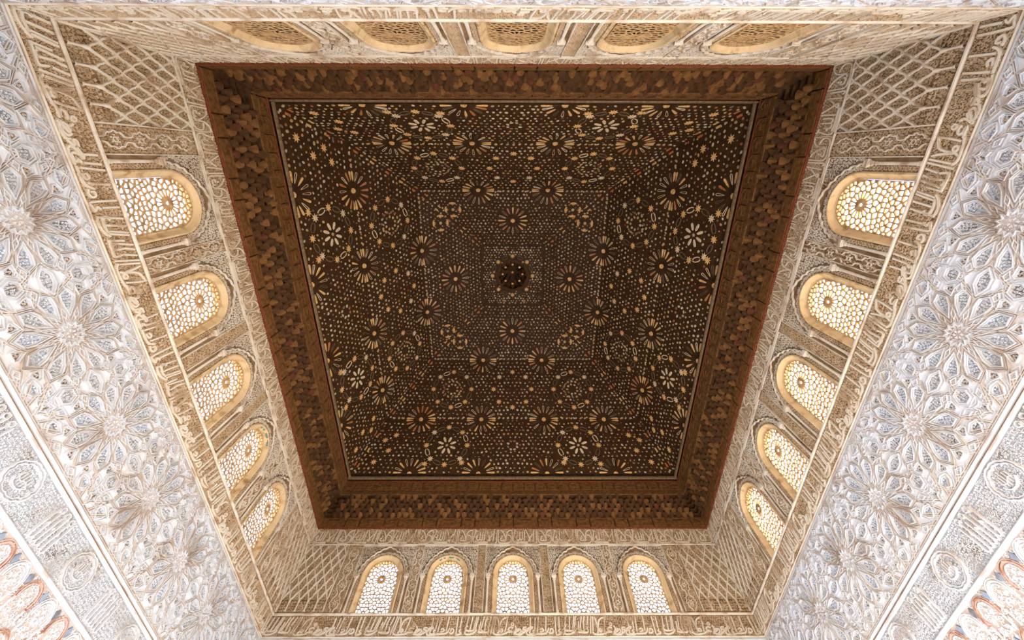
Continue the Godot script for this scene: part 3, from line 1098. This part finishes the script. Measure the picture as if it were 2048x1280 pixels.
	if side != "front":
		star_panel(wall, half)
		if side != "back":
			g = Geo.new()
			g.box(Vector3(-half, 4.80, -0.02), Vector3(half, 5.285, 0.004))
			put(wall, "knotted_band_ground", g.mesh(), M.ground_blue)
			n = 15
			w = 2.0 * half / n
			for i in n:
				var xx := -half + w * (i + 0.5)
				if i % 2 == 0:
					put(wall, "knotted_medallion", kit.medallion, M.strap_plaster, at2(xx, 5.04, 0.004, 0.0, 1.12))
				else:
					put(wall, "upright_lettering", kit.upright, M.strap_plaster, at2(xx, 5.04, 0.004, 0.0, 1.12))
			carve(wall, -half, half, 4.81, 5.27, 0.040, anywhere, 81, 6)
			moulding(wall, half, 4.74, 4.80, 0.04, "strap_plaster")
			g = Geo.new()
			g.box(Vector3(-half, 3.62, -0.02), Vector3(half, 4.74, 0.004))
			put(wall, "painted_field", g.mesh(), M.ground_rose)
			carve(wall, -half, half, 3.64, 4.73, 0.058, func(xx, yy): return hash2(int(xx * 40.0), int(yy * 40.0)) < 0.8, 91, 6)
			for j in 3:
				var yy := 4.50 - 0.42 * j
				n = 34
				w = 2.0 * half / n
				for i in n:
					var xx := -half + w * (i + (0.5 if j % 2 == 0 else 0.0))
					if absf(xx) > half - 0.1:
						continue
					put(wall, "horseshoe_arch", kit.horseshoe, M.red_paint if (i + j) % 2 == 0 else M.strap_plaster, at2(xx, yy, 0.004))
					put(wall, "arch_filling", kit.archfill, M.strap_plaster, at2(xx, yy, 0.004))
					if i < n - 1:
						put(wall, "painted_gem", kit.gem, M.blue_paint, at2(xx + w * 0.5, yy + 0.16, 0.004))
			moulding(wall, half, 3.50, 3.62, 0.05, "plaster")
	scatter(wall, "carved_scrolls", curl_mesh, M.plaster, wall_parts[wall][0])
	scatter(wall, "carved_leaves", leaf_mesh, M.plaster, wall_parts[wall][1])
	scatter(wall, "carved_vines", vine_mesh, M.plaster, wall_parts[wall][2])
	scatter(wall, "pale_scrolls", curl_mesh, M.strap_plaster, wall_parts[wall][6])
	scatter(wall, "pale_leaves", leaf_mesh, M.strap_plaster, wall_parts[wall][7])
	scatter(wall, "pale_vines", vine_mesh, M.strap_plaster, wall_parts[wall][8])
	scatter(wall, "ground_scrolls", curl_mesh, M.scroll_tan, wall_parts[wall][3])
	scatter(wall, "ground_leaves", leaf_mesh, M.scroll_tan, wall_parts[wall][4])
	scatter(wall, "ground_vines", vine_mesh, M.scroll_tan, wall_parts[wall][5])
	# windows
	for k in range(-2, 3):
		var where: String = {"front": ["at the left end", "second from the left", "in the middle", "second from the right", "at the right end"], "left": ["nearest the back wall", "second from the back wall", "in the middle", "second from the front wall", "nearest the front wall"], "right": ["nearest the front wall", "second from the front wall", "in the middle", "second from the back wall", "nearest the back wall"], "back": ["at the right end", "second from the right", "in the middle", "second from the left", "at the left end"]}[side][k + 2]
		var painted: bool = (side == "front" and k == -1) or (side == "left" and k == 1)
		# seen from inside, +x of the left wall runs towards the front
		var wall_word: String = {"front": "bottom", "left": "left", "right": "right", "back": "top"}[side]
		var kind := "dark blind arched window frame" if side == "back" else ("ochre arched window frame with turquoise paint on its reveal" if painted else "ochre arched window frame with colonnettes")
		build_window(t, first + k + 2, x_mid + k * step, "%s %s of the row on the %s wall" % [kind, where, wall_word], "%s on the %s wall" % [where, wall_word], side == "back", painted)

# ------------------------------------------------------------------ timber cornice
func muqarnas_cell(d0: float, d1: float, w: float, h: float, cut: float) -> ArrayMesh:
	var g := Geo.new()
	for half in [-1.0]:
		var mid: float = 0.0
		var low: float = -0.03
		var rows := []
		for t in [0.0, 0.3, 0.62, 0.86, 1.0]:
			var hw: float = w * 0.5 * (0.36 + 0.64 * pow(t, 0.8))
			var z: float = d0 + (d1 - d0 + (0.05 if half < 0 else 0.032)) * (0.08 + 0.92 * pow(t, 1.5))
			var y: float = low + (h - low) * t
			rows.append([Vector3(mid - hw, y, d0 - 0.03), Vector3(mid - hw * 0.86, y, lerpf(d0, z, cut)), Vector3(mid - hw * 0.26, y, z), Vector3(mid + hw * 0.26, y, z), Vector3(mid + hw * 0.86, y, lerpf(d0, z, cut)), Vector3(mid + hw, y, d0 - 0.03)])
		for i in rows.size() - 1:
			for k in 5:
				var side := -1.0 if k < 2 else (0.0 if k == 2 else 1.0)
				g.quad(rows[i][k], rows[i][k + 1], rows[i + 1][k + 1], rows[i + 1][k], Vector3(side, -0.4, 1.0 if k != 0 and k != 4 else 0.1))
		g.quad(rows[0][0], rows[0][1], rows[0][4], rows[0][5], Vector3.DOWN)
		g.quad(rows[0][1], rows[0][2], rows[0][3], rows[0][4], Vector3.DOWN)
	return g.mesh()

func build_cornice(t: Transform3D, half: float, label: String, butt: bool) -> void:
	# the sides that butt against the others stop short of them at every depth
	var stop := func(d: float) -> float: return half - (d + 0.004 if butt else 0.004)
	var c := thing("muqarnas_cornice", label, "cornice", t, "thing", "sides of the wooden cornice")
	var g := Geo.new()
	var e0: float = stop.call(0.045)
	g.box(Vector3(-e0, EAVE + 0.002, 0.003), Vector3(e0, EAVE + 0.045, 0.045), 0.01)
	put(c, "red_fillet", g.mesh(), M.red_line)
	# backing boards that step forward
	g = Geo.new()
	for q in [[EAVE + 0.046, 10.15, 0.008], [10.157, 10.75, 0.03], [10.751, 11.49, 0.32]]:
		e0 = stop.call(q[2])
		g.box(Vector3(-e0, q[0], 0.003), Vector3(e0, q[1], q[2]))
	put(c, "backing_board", g.mesh(), M.cedar_deep)
	# frieze of wide and narrow boards, each with a slot above
	e0 = stop.call(0.05) if butt else half - 0.014
	var x := -e0
	var i := 0
	var tile := half * 2.0 / 20.0
	while x < e0 - 0.07:
		var w := (0.64 if i % 2 == 0 else 0.36) * tile * 2.0
		g = Geo.new()
		var e := minf(x + w, e0) - 0.012
		g.box(Vector3(x + 0.012, 9.85, 0.009), Vector3(e, 10.07, 0.05), 0.012)
		g.box(Vector3(x + 0.012, 10.07, 0.009), Vector3(x + w * 0.28, 10.155, 0.05), 0.008)
		g.box(Vector3(e - w * 0.26, 10.07, 0.009), Vector3(e, 10.155, 0.05), 0.008)
		g.box(Vector3(x + w * 0.28, 10.105, 0.009), Vector3(e - w * 0.26, 10.155, 0.045), 0.006)
		put(c, "frieze_board", g.mesh(), M.cedar)
		x += w
		i += 1
	# five tiers of honeycomb corbels
	var n := 58
	var cw := half * 2.0 / n
	for j in 5:
		var d0 := 0.035 + 0.056 * j
		var d1 := d0 + 0.056
		var y := 10.155 + 0.1185 * j
		var kinds := [muqarnas_cell(d0, d1, cw, 0.1185, 0.75), muqarnas_cell(d0, d1 + 0.015, cw * 0.94, 0.1185, 0.35), muqarnas_cell(d0, d1 - 0.02, cw, 0.1185, 0.55)]
		g = Geo.new()
		e0 = stop.call(d1) if butt else half - 0.036
		g.box(Vector3(-e0, y + 0.109, 0.003), Vector3(e0, y + 0.1185, d1))
		put(c, "tier_board", g.mesh(), M.cedar_deep)
		for k in n:
			var xx := -half + (k + (0.5 if j % 2 == 0 else 1.0)) * cw
			if absf(xx) + cw * 0.5 > half - d1 - (0.08 if butt else 0.0):
				continue
			if j == 4 and k % 4 == 2:
				continue
			var m: Mesh = kinds[(k * 2 + j) % 3]
			put(c, "honeycomb_cell", m, M.cedar if hash2(k, j, 3) < 0.35 else (M.cedar_deep if hash2(k, j, 8) < 0.9 else M.cedar_red), at2(xx, y))
	# carved strip, fascia of small arched panels, red line
	g = Geo.new()
	e0 = stop.call(0.372) if butt else half - 0.328
	g.box(Vector3(-e0, 10.755, 0.321), Vector3(e0, 10.905, 0.345), 0.01)
	put(c, "carved_strip", g.mesh(), M.cedar)
	var here := []
	for k in 330:
		for r in 3:
			here.append(at2(-half + 0.35 + (half * 2.0 - 0.7) * (k + 0.5 * (r % 2)) / 330.0, 10.785 + 0.043 * r, 0.345, hash2(k, r) * TAU, 0.019))
	scatter(c, "carved_strip_scrolls", curl_mesh, M.cedar, here)
	n = 30
	var f0 := half - (0.375 if butt else 0.328)
	cw = f0 * 2.0 / n
	var f := Geo.new()
	f.box(Vector3(0.006, 0.0, 0.0), Vector3(cw - 0.006, 0.33, 0.03), 0.006)
	f.ribbon(smooth(V2([0.03, 0.02, 0.03, 0.2, cw * 0.5, 0.30, cw - 0.03, 0.2, cw - 0.03, 0.02]), 4), 0.02, 0.016, 0.03)
	f.ribbon(V2([cw * 0.3, 0.13, cw * 0.7, 0.13]), 0.014, 0.02, 0.03)
	f.join(leaf_geo, at2(cw * 0.5, 0.21, 0.03, 0.0, 0.03))
	f.join(curl_geo, at2(cw * 0.35, 0.07, 0.03, 1.0, 0.028))
	f.join(curl_geo, at2(cw * 0.65, 0.07, 0.03, 2.6, 0.028))
	var fm := f.mesh()
	for k in n:
		put(c, "fascia_panel", fm, M.cedar, Transform3D(Basis.IDENTITY, Vector3(-f0 + cw * k, 10.925, 0.321)))
	g = Geo.new()
	g.box(Vector3(-f0, 11.262, 0.321), Vector3(f0, 11.30, 0.372), 0.012)
	put(c, "red_line", g.mesh(), M.red_line)
	# rounded beam under the ceiling, in three lengths
	var b0 := half - (0.44 if butt else 0.328)
	var cuts := [-b0, -half * 0.62, half * 0.31, b0]
	for k in 3:
		g = Geo.new()
		for q in 8:
			var a0 := -0.9 + 2.6 * q / 8.0; var a1 := -0.9 + 2.6 * (q + 1) / 8.0
			var p0 := Vector2(0.335 + 0.10 * cos(a0), 11.40 + 0.095 * sin(a0)); var p1 := Vector2(0.335 + 0.10 * cos(a1), 11.40 + 0.095 * sin(a1))
			g.squad([Vector3(cuts[k] + 0.003, p0.y, p0.x), Vector3(cuts[k + 1] - 0.003, p0.y, p0.x), Vector3(cuts[k + 1] - 0.003, p1.y, p1.x), Vector3(cuts[k] + 0.003, p1.y, p1.x)],
				[Vector3(0, sin(a0), cos(a0)), Vector3(0, sin(a0), cos(a0)), Vector3(0, sin(a1), cos(a1)), Vector3(0, sin(a1), cos(a1))])
		put(c, "rounded_beam", g.mesh(), M.beam)

# ------------------------------------------------------------------ inlaid ceiling
const RINGS := [[5.42, 11.51], [4.708, 13.488], [3.325, 15.567], [1.20, 16.474]]
var small := {}
const TONES := [Color(0.396, 0.279, 0.144), Color(0.378, 0.225, 0.090), Color(0.242, 0.090, 0.036), Color(0.450, 0.378, 0.261), Color(0.144, 0.107, 0.062)]
const PETAL_TONES := [Color(0.602, 0.424, 0.218), Color(0.574, 0.342, 0.137), Color(0.369, 0.137, 0.055), Color(0.684, 0.574, 0.397), Color(0.218, 0.163, 0.095)]

func make_inlay_kit() -> void:
	var p := V2([0.0, 0.0, 0.06, 0.021, 0.235, 0.036, 0.27, 0.026, 0.285, 0.0, 0.27, -0.026, 0.235, -0.036, 0.06, -0.021])
	var g := Geo.new()
	g.plate(p, 0.0, 0.014, 0.006)
	small.petal = g
	g = Geo.new()
	g.plate(V2([0.12, 0.0, 0.16, -0.035, 0.27, -0.045, 0.33, -0.03, 0.345, 0.0, 0.33, 0.03, 0.27, 0.045, 0.16, 0.035]), 0.0, 0.014, 0.008)
	small.fat = g.mesh()
	g = Geo.new()
	g.frame(p, 0.0, 0.013, 0.0, 0.014)
	small.hollow = g
	g = Geo.new()
	g.plate(star(8, 0.12, 0.055), 0.0, 0.016, 0.008)
	small.star = g.mesh()
	g = Geo.new()
	for s in [-1.0, 1.0]:
		g.ribbon(smooth(V2([-0.13, s * 0.02, -0.07, s * 0.06, 0.07, s * 0.06, 0.13, s * 0.02]), 3), 0.03, 0.014)
	small.lens = g.mesh()
	g = Geo.new()
	g.plate(V2([-0.12, -0.02, -0.05, -0.055, 0.05, -0.055, 0.12, -0.02, 0.11, 0.035, 0.055, 0.0, 0.045, 0.06, 0.012, 0.02, 0.0, 0.10, -0.012, 0.02, -0.045, 0.06, -0.055, 0.0, -0.11, 0.035]), 0.0, 0.014, 0.004)
	small.palm = g.mesh()
	g = Geo.new()
	g.plate(V2([-0.09, -0.035, 0.09, -0.035, 0.09, 0.035, -0.09, 0.035]), 0.0, 0.014, 0.006)
	small.bar = g.mesh()

func tone(k: int, j: int) -> int:
	var h := hash2(k, j, 77)
	return 0 if h < 0.32 else (1 if h < 0.52 else (2 if h < 0.64 else (3 if h < 0.84 else 4)))

# one panel of the ceiling: its outline, its stars and rosettes, and dots in all that is left
class Slope:
	var node: Node3D
	var outline: PackedVector2Array
	var field := Geo.new()
	var rest := Geo.new()
	var keep_out := []

func inside(p: Slope, q: Vector2, margin: float) -> bool:
	return Geometry2D.is_point_in_polygon(q, Geo.inset(p.outline, margin))

func rosette(p: Slope, at: Vector2, r0: float, n: int, size: float, sd: int, single: bool) -> void:
	var mats := ["inlay_ivory", "inlay_sand", "inlay_rust", "inlay_ivory", "inlay_grey"]
	for i in n:
		var a := TAU * i / n
		var mid := at + Vector2(cos(a), sin(a)) * (r0 + 0.12 * size)
		var edge := 0.022 * size
		if not inside(p, mid, edge):
			# petals that lie along the edge are pushed just inside it
			var moved := false
			for e in [Vector2(0, 0.045), Vector2(0, -0.045)]:
				if inside(p, mid + e, edge):
					mid += e
					moved = true
					break
			if not moved:
				continue
		var t := at2(mid.x - cos(a) * 0.12 * size, mid.y - sin(a) * 0.12 * size, 0.0, a, size)
		var tn := tone(i, sd)
		var along := absf(sin(a)) < 0.1
		var geo: Geo = small.petal if along or tn in [1, 2] or n == 8 else small.hollow
		if along or n == 8:
			tn = 0 if n == 8 else 1
		if single and petal_count < 300:
			petal_count += 1
			if not small.has("petal_mesh"):
				small.petal_mesh = small.petal.mesh()
				small.hollow_mesh = small.hollow.mesh()
			put(p.node, "petal", small.petal_mesh if geo == small.petal else small.hollow_mesh, M[mats[tn]], t)
		else:
			p.rest.use_tint = true
			p.rest.tint = PETAL_TONES[tn]
			p.rest.join(geo, t)
	var disc := PackedVector2Array()
	for q in ring(0.078 * size, 14, at):
		disc.append(q)
	var cut := Geometry2D.intersect_polygons(disc, Geo.inset(p.outline, 0.006))
	if cut.size() and (cut[0] as PackedVector2Array).size() > 3:
		var g := Geo.new()
		g.plate(cut[0], 0.0, 0.03, 0.006)
		put(p.node, "rosette_boss", g.mesh(), M.inlay_sand)
	p.keep_out.append([at, r0 + 0.31 * size])

func flower(p: Slope, at: Vector2) -> void:
	for i in 8:
		var a := TAU * (i + 0.5) / 8.0
		put(p.node, "flower_petal", small.fat, M.inlay_ivory, at2(at.x, at.y, 0.0, a))
	dot(p.field, at, 0.05, 2, 0)
	p.keep_out.append([at, 0.38])

func star_ring(p: Slope, at: Vector2, r: float, turn: float, lenses: bool) -> void:
	for i in 8:
		var a := TAU * i / 8.0 + turn
		var q := at + Vector2(cos(a), sin(a)) * r
		if inside(p, q, 0.09):
			put(p.node, "inlay_star", small.star, M.inlay_sand if hash2(i, int(r * 100)) < 0.8 else M.inlay_ivory, at2(q.x, q.y, 0, a))
			p.keep_out.append([q, 0.15])
		if lenses:
			var b := a + TAU / 16.0
			var l := at + Vector2(cos(b), sin(b)) * (r * 0.97)
			if inside(p, l, 0.12):
				put(p.node, "inlay_lens", small.lens, M.inlay_grey if i % 4 else M.inlay_ivory, at2(l.x, l.y, 0, b + PI / 2))
				p.keep_out.append([l, 0.16])

func dot(g: Geo, at: Vector2, r: float, k: int, j: int) -> void:
	g.use_tint = true
	g.tint = TONES[tone(k, j)]
	var long := 1.0 + 0.3 * hash2(k, j, 51)
	var turn := hash2(k, j, 52) * PI
	var p := PackedVector2Array()
	for i in 6:
		var a := TAU * i / 6.0
		p.append(at + Vector2(cos(a) * r * long, sin(a) * r / sqrt(long)).rotated(turn))
	g.plate(p, 0.0, 0.012, r * 0.3)

func dot_circle(p: Slope, at: Vector2, r: float, n: int, size: float) -> void:
	for i in n:
		var a := TAU * (i + 0.5) / n
		var q := at + Vector2(cos(a), sin(a)) * r
		if inside(p, q, size):
			dot(p.field, q, size, i, n)
	p.keep_out.append([at, r + 0.06])

func fill_dots(p: Slope, step: float, size: float, half: float, height: float, y_from := 0.0) -> void:
	var j := 0
	var y := y_from + step * 0.45
	while y < height:
		var n := int(half / step) + 1
		for i in range(-n, n + 1):
			var q := Vector2((i + (0.5 if j % 2 else 0.0)) * step, y)
			q += Vector2((hash2(absi(i), j, 1) - 0.5) * signf(q.x), hash2(absi(i), j, 2) - 0.5) * step * 0.34
			var ok := inside(p, q, size + 0.015)
			if ok:
				for k in p.keep_out:
					if q.distance_to(k[0]) < k[1] + size * 0.4:
						ok = false
						break
			if ok and hash2(absi(i), j, 13) < 0.97:
				dot(p.field, q, size * (0.6 + 0.7 * hash2(absi(i), j, 6)), absi(i), j)
		y += step * 0.866
		j += 1

func finish(p: Slope) -> void:
	if p.field.v.size():
		put(p.node, "inlay_dots", p.field.mesh(), M.inlay).set_meta("kind", "stuff")
	if p.rest.v.size():
		put(p.node, "small_petals", p.rest.mesh(), M.inlay).set_meta("kind", "stuff")

func new_panel(ceiling: Node3D, called: String, outline: PackedVector2Array, t: Transform3D, mat: String) -> Slope:
	var p := Slope.new()
	var g := Geo.new()
	g.plate(outline, -0.06, 0.0)
	p.node = put(ceiling, called, g.mesh(), M[mat], t)
	p.outline = outline
	return p

func ribs(p: Slope, at: Vector2, r0: float, r1: float, n: int) -> void:
	# dark fillets that frame the petals
	var g := Geo.new()
	for i in n:
		var a := TAU * (i + 0.5) / n
		var q := at + Vector2(cos(a), sin(a)) * r0
		var w := at + Vector2(cos(a), sin(a)) * r1
		if inside(p, q, 0.02) and inside(p, w, 0.02):
			g.ribbon(PackedVector2Array([q, w]), 0.022, 0.012)
	if g.v.size():
		put(p.node, "rosette_fillets", g.mesh(), M.cedar_dark)

func build_ceiling() -> void:
	var ceiling := thing("ceiling", "dark wooden ceiling in sloping tiers inlaid with pale stars, rosettes and dots", "ceiling", Transform3D.IDENTITY, "structure")
	var turns := {"front": 0.0, "left": PI / 2, "right": -PI / 2, "back": PI}
	var parts := [[], [], []]
	for tier in 3:
		for side in ["front", "left", "right", "back"]:
			var b := Basis(Vector3.UP, turns[side])
			var a0: float = RINGS[tier][0]; var y0: float = RINGS[tier][1]
			var a1: float = RINGS[tier + 1][0]; var y1: float = RINGS[tier + 1][1]
			var s := Vector3(0, y1 - y0, a0 - a1)
			var height := s.length()
			s = s.normalized()
			var nn := Vector3.RIGHT.cross(s)
			var t := Transform3D(b * Basis(Vector3.RIGHT, s, nn), b * Vector3(0, y0, -a0))
			var p := new_panel(ceiling, "ceiling_slope", V2([-a0, 0, a0, 0, a1, height, -a1, height]), t, "cedar_dark")
			if tier == 0:
				for u in [-3.42, -1.14, 1.14, 3.42]:
					rosette(p, Vector2(u * 1.01, 0.0), 0.27, 16, 1.0, int(u * 10) + 3, true)
					ribs(p, Vector2(u * 1.01, 0.0), 0.12, 0.56, 16)
				for u in [-3.42, -1.17, 1.17, 3.42]:
					rosette(p, Vector2(u, height), 0.26, 16, 1.0, int(u * 10) + 5, true)
					ribs(p, Vector2(u, height), 0.12, 0.55, 16)
				for u in [-2.33, 2.33]:
					var c := Vector2(u, height * 0.5)
					flower(p, c)
					star_ring(p, c, 0.72, 0.0, true)
				for q in [[4.75, 0.42], [4.35, 0.85], [4.55, 1.25], [4.2, 1.45], [3.0, 0.35], [1.75, 0.4]]:
					for sg in [-1.0, 1.0]:
						put(p.node, "inlay_star", small.star, M.inlay_sand, at2(sg * q[0], q[1], 0, 0.2))
						p.keep_out.append([Vector2(sg * q[0], q[1]), 0.15])
				dot_circle(p, Vector2(0, height * 0.5), 0.17, 8, 0.045)
			elif tier == 1:
				for u in [-3.42, -1.17, 1.17, 3.42]:
					rosette(p, Vector2(u, 0.0), 0.26, 16, 1.0, int(u * 10) + 6, true)
					ribs(p, Vector2(u, 0.0), 0.12, 0.55, 16)
				for u in [-1.2, 1.2]:
					rosette(p, Vector2(u, height), 0.27, 16, 1.0, int(u * 10) + 7, false)
					ribs(p, Vector2(u, height), 0.12, 0.56, 16)
				for u in [-2.35, 0.0, 2.35]:
					var c := Vector2(u, height * 0.49)
					star_ring(p, c, 0.74, PI / 2, u != 0.0)
					if u != 0.0:
						dot_circle(p, c, 0.34, 14, 0.045)
						p.keep_out.pop_back()
						dot_circle(p, c, 0.20, 9, 0.045)
			else:
				var c := Vector2(0, height * 0.52)
				for u in [-1.2, 1.2]:
					rosette(p, Vector2(u, 0.0), 0.27, 16, 1.0, int(u * 10) + 8, false)
					ribs(p, Vector2(u, 0.0), 0.12, 0.56, 16)
				rosette(p, c, 0.26, 16, 1.0, 31, false)
				ribs(p, c, 0.12, 0.56, 16)
				for u in [-2.15, 2.15]:
					var m := Vector2(u, height * 0.33)
					for i in 4:
						var a := TAU * i / 4.0
						var q := m + Vector2(cos(a), sin(a)) * 0.24
						if inside(p, q, 0.08):
							put(p.node, "inlay_palmette", small.palm, M.inlay_sand, at2(q.x, q.y, 0, a + PI / 2))
							p.keep_out.append([q, 0.13])
					dot(p.field, m, 0.06, 1, 1)
					p.keep_out.append([m, 0.1])
			fill_dots(p, 0.165 if tier < 2 else 0.145, 0.034 if tier < 2 else 0.031, a0, height)
			# bars and dots along the lower edge and the hips
			for sgn in [-1.0, 1.0]:
				var k := 0
				var from := Vector2(sgn * a0, 0); var to := Vector2(sgn * a1, height)
				var len := from.distance_to(to)
				var e := (to - from) / len
				while k * 0.2 + 0.15 < len - 0.1:
					var q := from + e * (k * 0.2 + 0.15) + Vector2(-sgn * e.y, sgn * e.x) * 0.075
					if k % 3 == 1:
						put(p.node, "hip_bar", small.bar, M.inlay_rust if k % 2 else M.inlay_sand, at2(q.x, q.y, 0, e.angle(), 0.85 if tier < 2 else 0.7))
					else:
						dot(p.field, q, 0.035, k, 3)
					k += 1
			if tier > 0:
				var k := 0
				while k * 0.17 < a0 - 0.2:
					for sgn in ([-1.0, 1.0] if k else [1.0]):
						var q := Vector2(sgn * k * 0.17, 0.05)
						var free := true
						for o in p.keep_out:
							if q.distance_to(o[0]) < o[1]:
								free = false
						if free:
							dot(p.field, q, 0.036, 1, 0)
					k += 1
			finish(p)
	# flat crown with an octagonal opening
	var y: float = RINGS[3][1]
	var a: float = RINGS[3][0]
	var t := Transform3D(Basis(Vector3.RIGHT, Vector3(0, 0, 1), Vector3.DOWN), Vector3(0, y, 0))
	var oct := ring(0.62, 8)
	var corner := V2([a, 0, a, a, 0, a, -a, a, -a, 0, -a, -a, 0, -a, a, -a])
	var g := Geo.new()
	for i in 8:
		var j := (i + 1) % 8
		g.quad(Vector3(oct[i].x, oct[i].y, 0), Vector3(corner[i].x, corner[i].y, 0), Vector3(corner[j].x, corner[j].y, 0), Vector3(oct[j].x, oct[j].y, 0), Vector3.BACK)
	var p := Slope.new()
	p.node = put(ceiling, "flat_crown", g.mesh(), M.cedar_dark, t)
	p.outline = V2([-a, -a, a, -a, a, a, -a, a])
	p.keep_out.append([Vector2.ZERO, 0.66])
	for i in 8:
		var w := TAU * i / 8.0
		put(p.node, "inlay_star", small.star, M.inlay_sand, at2(cos(w) * 0.80, sin(w) * 0.80, 0, w, 0.9))
		p.keep_out.append([Vector2(cos(w), sin(w)) * 0.80, 0.12])
		w += TAU / 16.0
		put(p.node, "inlay_lens", small.lens, M.inlay_grey, at2(cos(w) * 0.78, sin(w) * 0.78, 0, w + PI / 2, 0.8))
		p.keep_out.append([Vector2(cos(w), sin(w)) * 0.78, 0.11])
	p.field.use_tint = true
	fill_dots(p, 0.115, 0.031, a, a, -a)
	finish(p)
	# the little honeycomb dome in the opening
	g = Geo.new()
	for i in 8:
		var j := (i + 1) % 8
		var A := Vector3(oct[i].x, 0, oct[i].y); var B := Vector3(oct[j].x, 0, oct[j].y)
		var up := Vector3(0, 0.32, 0)
		g.quad(A, B, B + up, A + up, -(A + B))
		g.quad(A + up, B + up, B * 0.55 + up * 2.1, A * 0.55 + up * 2.1, -(A + B) + Vector3.DOWN)
		g.tri(A * 0.55 + up * 2.1, B * 0.55 + up * 2.1, Vector3(0, 0.74, 0), Vector3.DOWN)
	var cup := put(ceiling, "cupola", g.mesh(), M.cedar_dark, Transform3D(Basis.IDENTITY, Vector3(0, y, 0)))
	cup.set_meta("label", "small dark octagonal honeycomb cupola")
	g = Geo.new()
	for r in [0.635, 0.585]:
		g.ribbon(ring(r, 8), 0.02, 0.022, 0.0, 0.0, true)
	put(cup, "octagonal_rim", g.mesh(), M.cedar, Transform3D(t.basis, Vector3.ZERO))
	var cell := muqarnas_cell(0.0, 0.10, 0.19, 0.15, 0.6)
	for row in 3:
		var count := 16 - row * 4
		for i in count:
			var w := TAU * (i + 0.5 * (row % 2)) / count
			var r := 0.555 - 0.12 * row
			put(cup, "honeycomb_cell", cell, M.cedar_dark if (i + row) % 2 else M.cedar_deep, Transform3D(Basis(Vector3.UP, -w - PI / 2), Vector3(cos(w) * r, 0.12 + 0.16 * row, sin(w) * r)))
	g = Geo.new()
	g.lathe(V2([0.0, 0.0, 0.05, 0.01, 0.06, 0.04, 0.03, 0.07]), Vector3.ZERO, 8)
	var knob := g.mesh()
	for i in 9:
		var w := TAU * i / 8.0
		var r := 0.0 if i == 8 else 0.40
		put(cup, "gilded_knob", knob, M.inlay_sand, Transform3D(Basis.IDENTITY.scaled(Vector3.ONE * 0.8), Vector3(cos(w) * r, 0.22 if i < 8 else 0.5, sin(w) * r)))
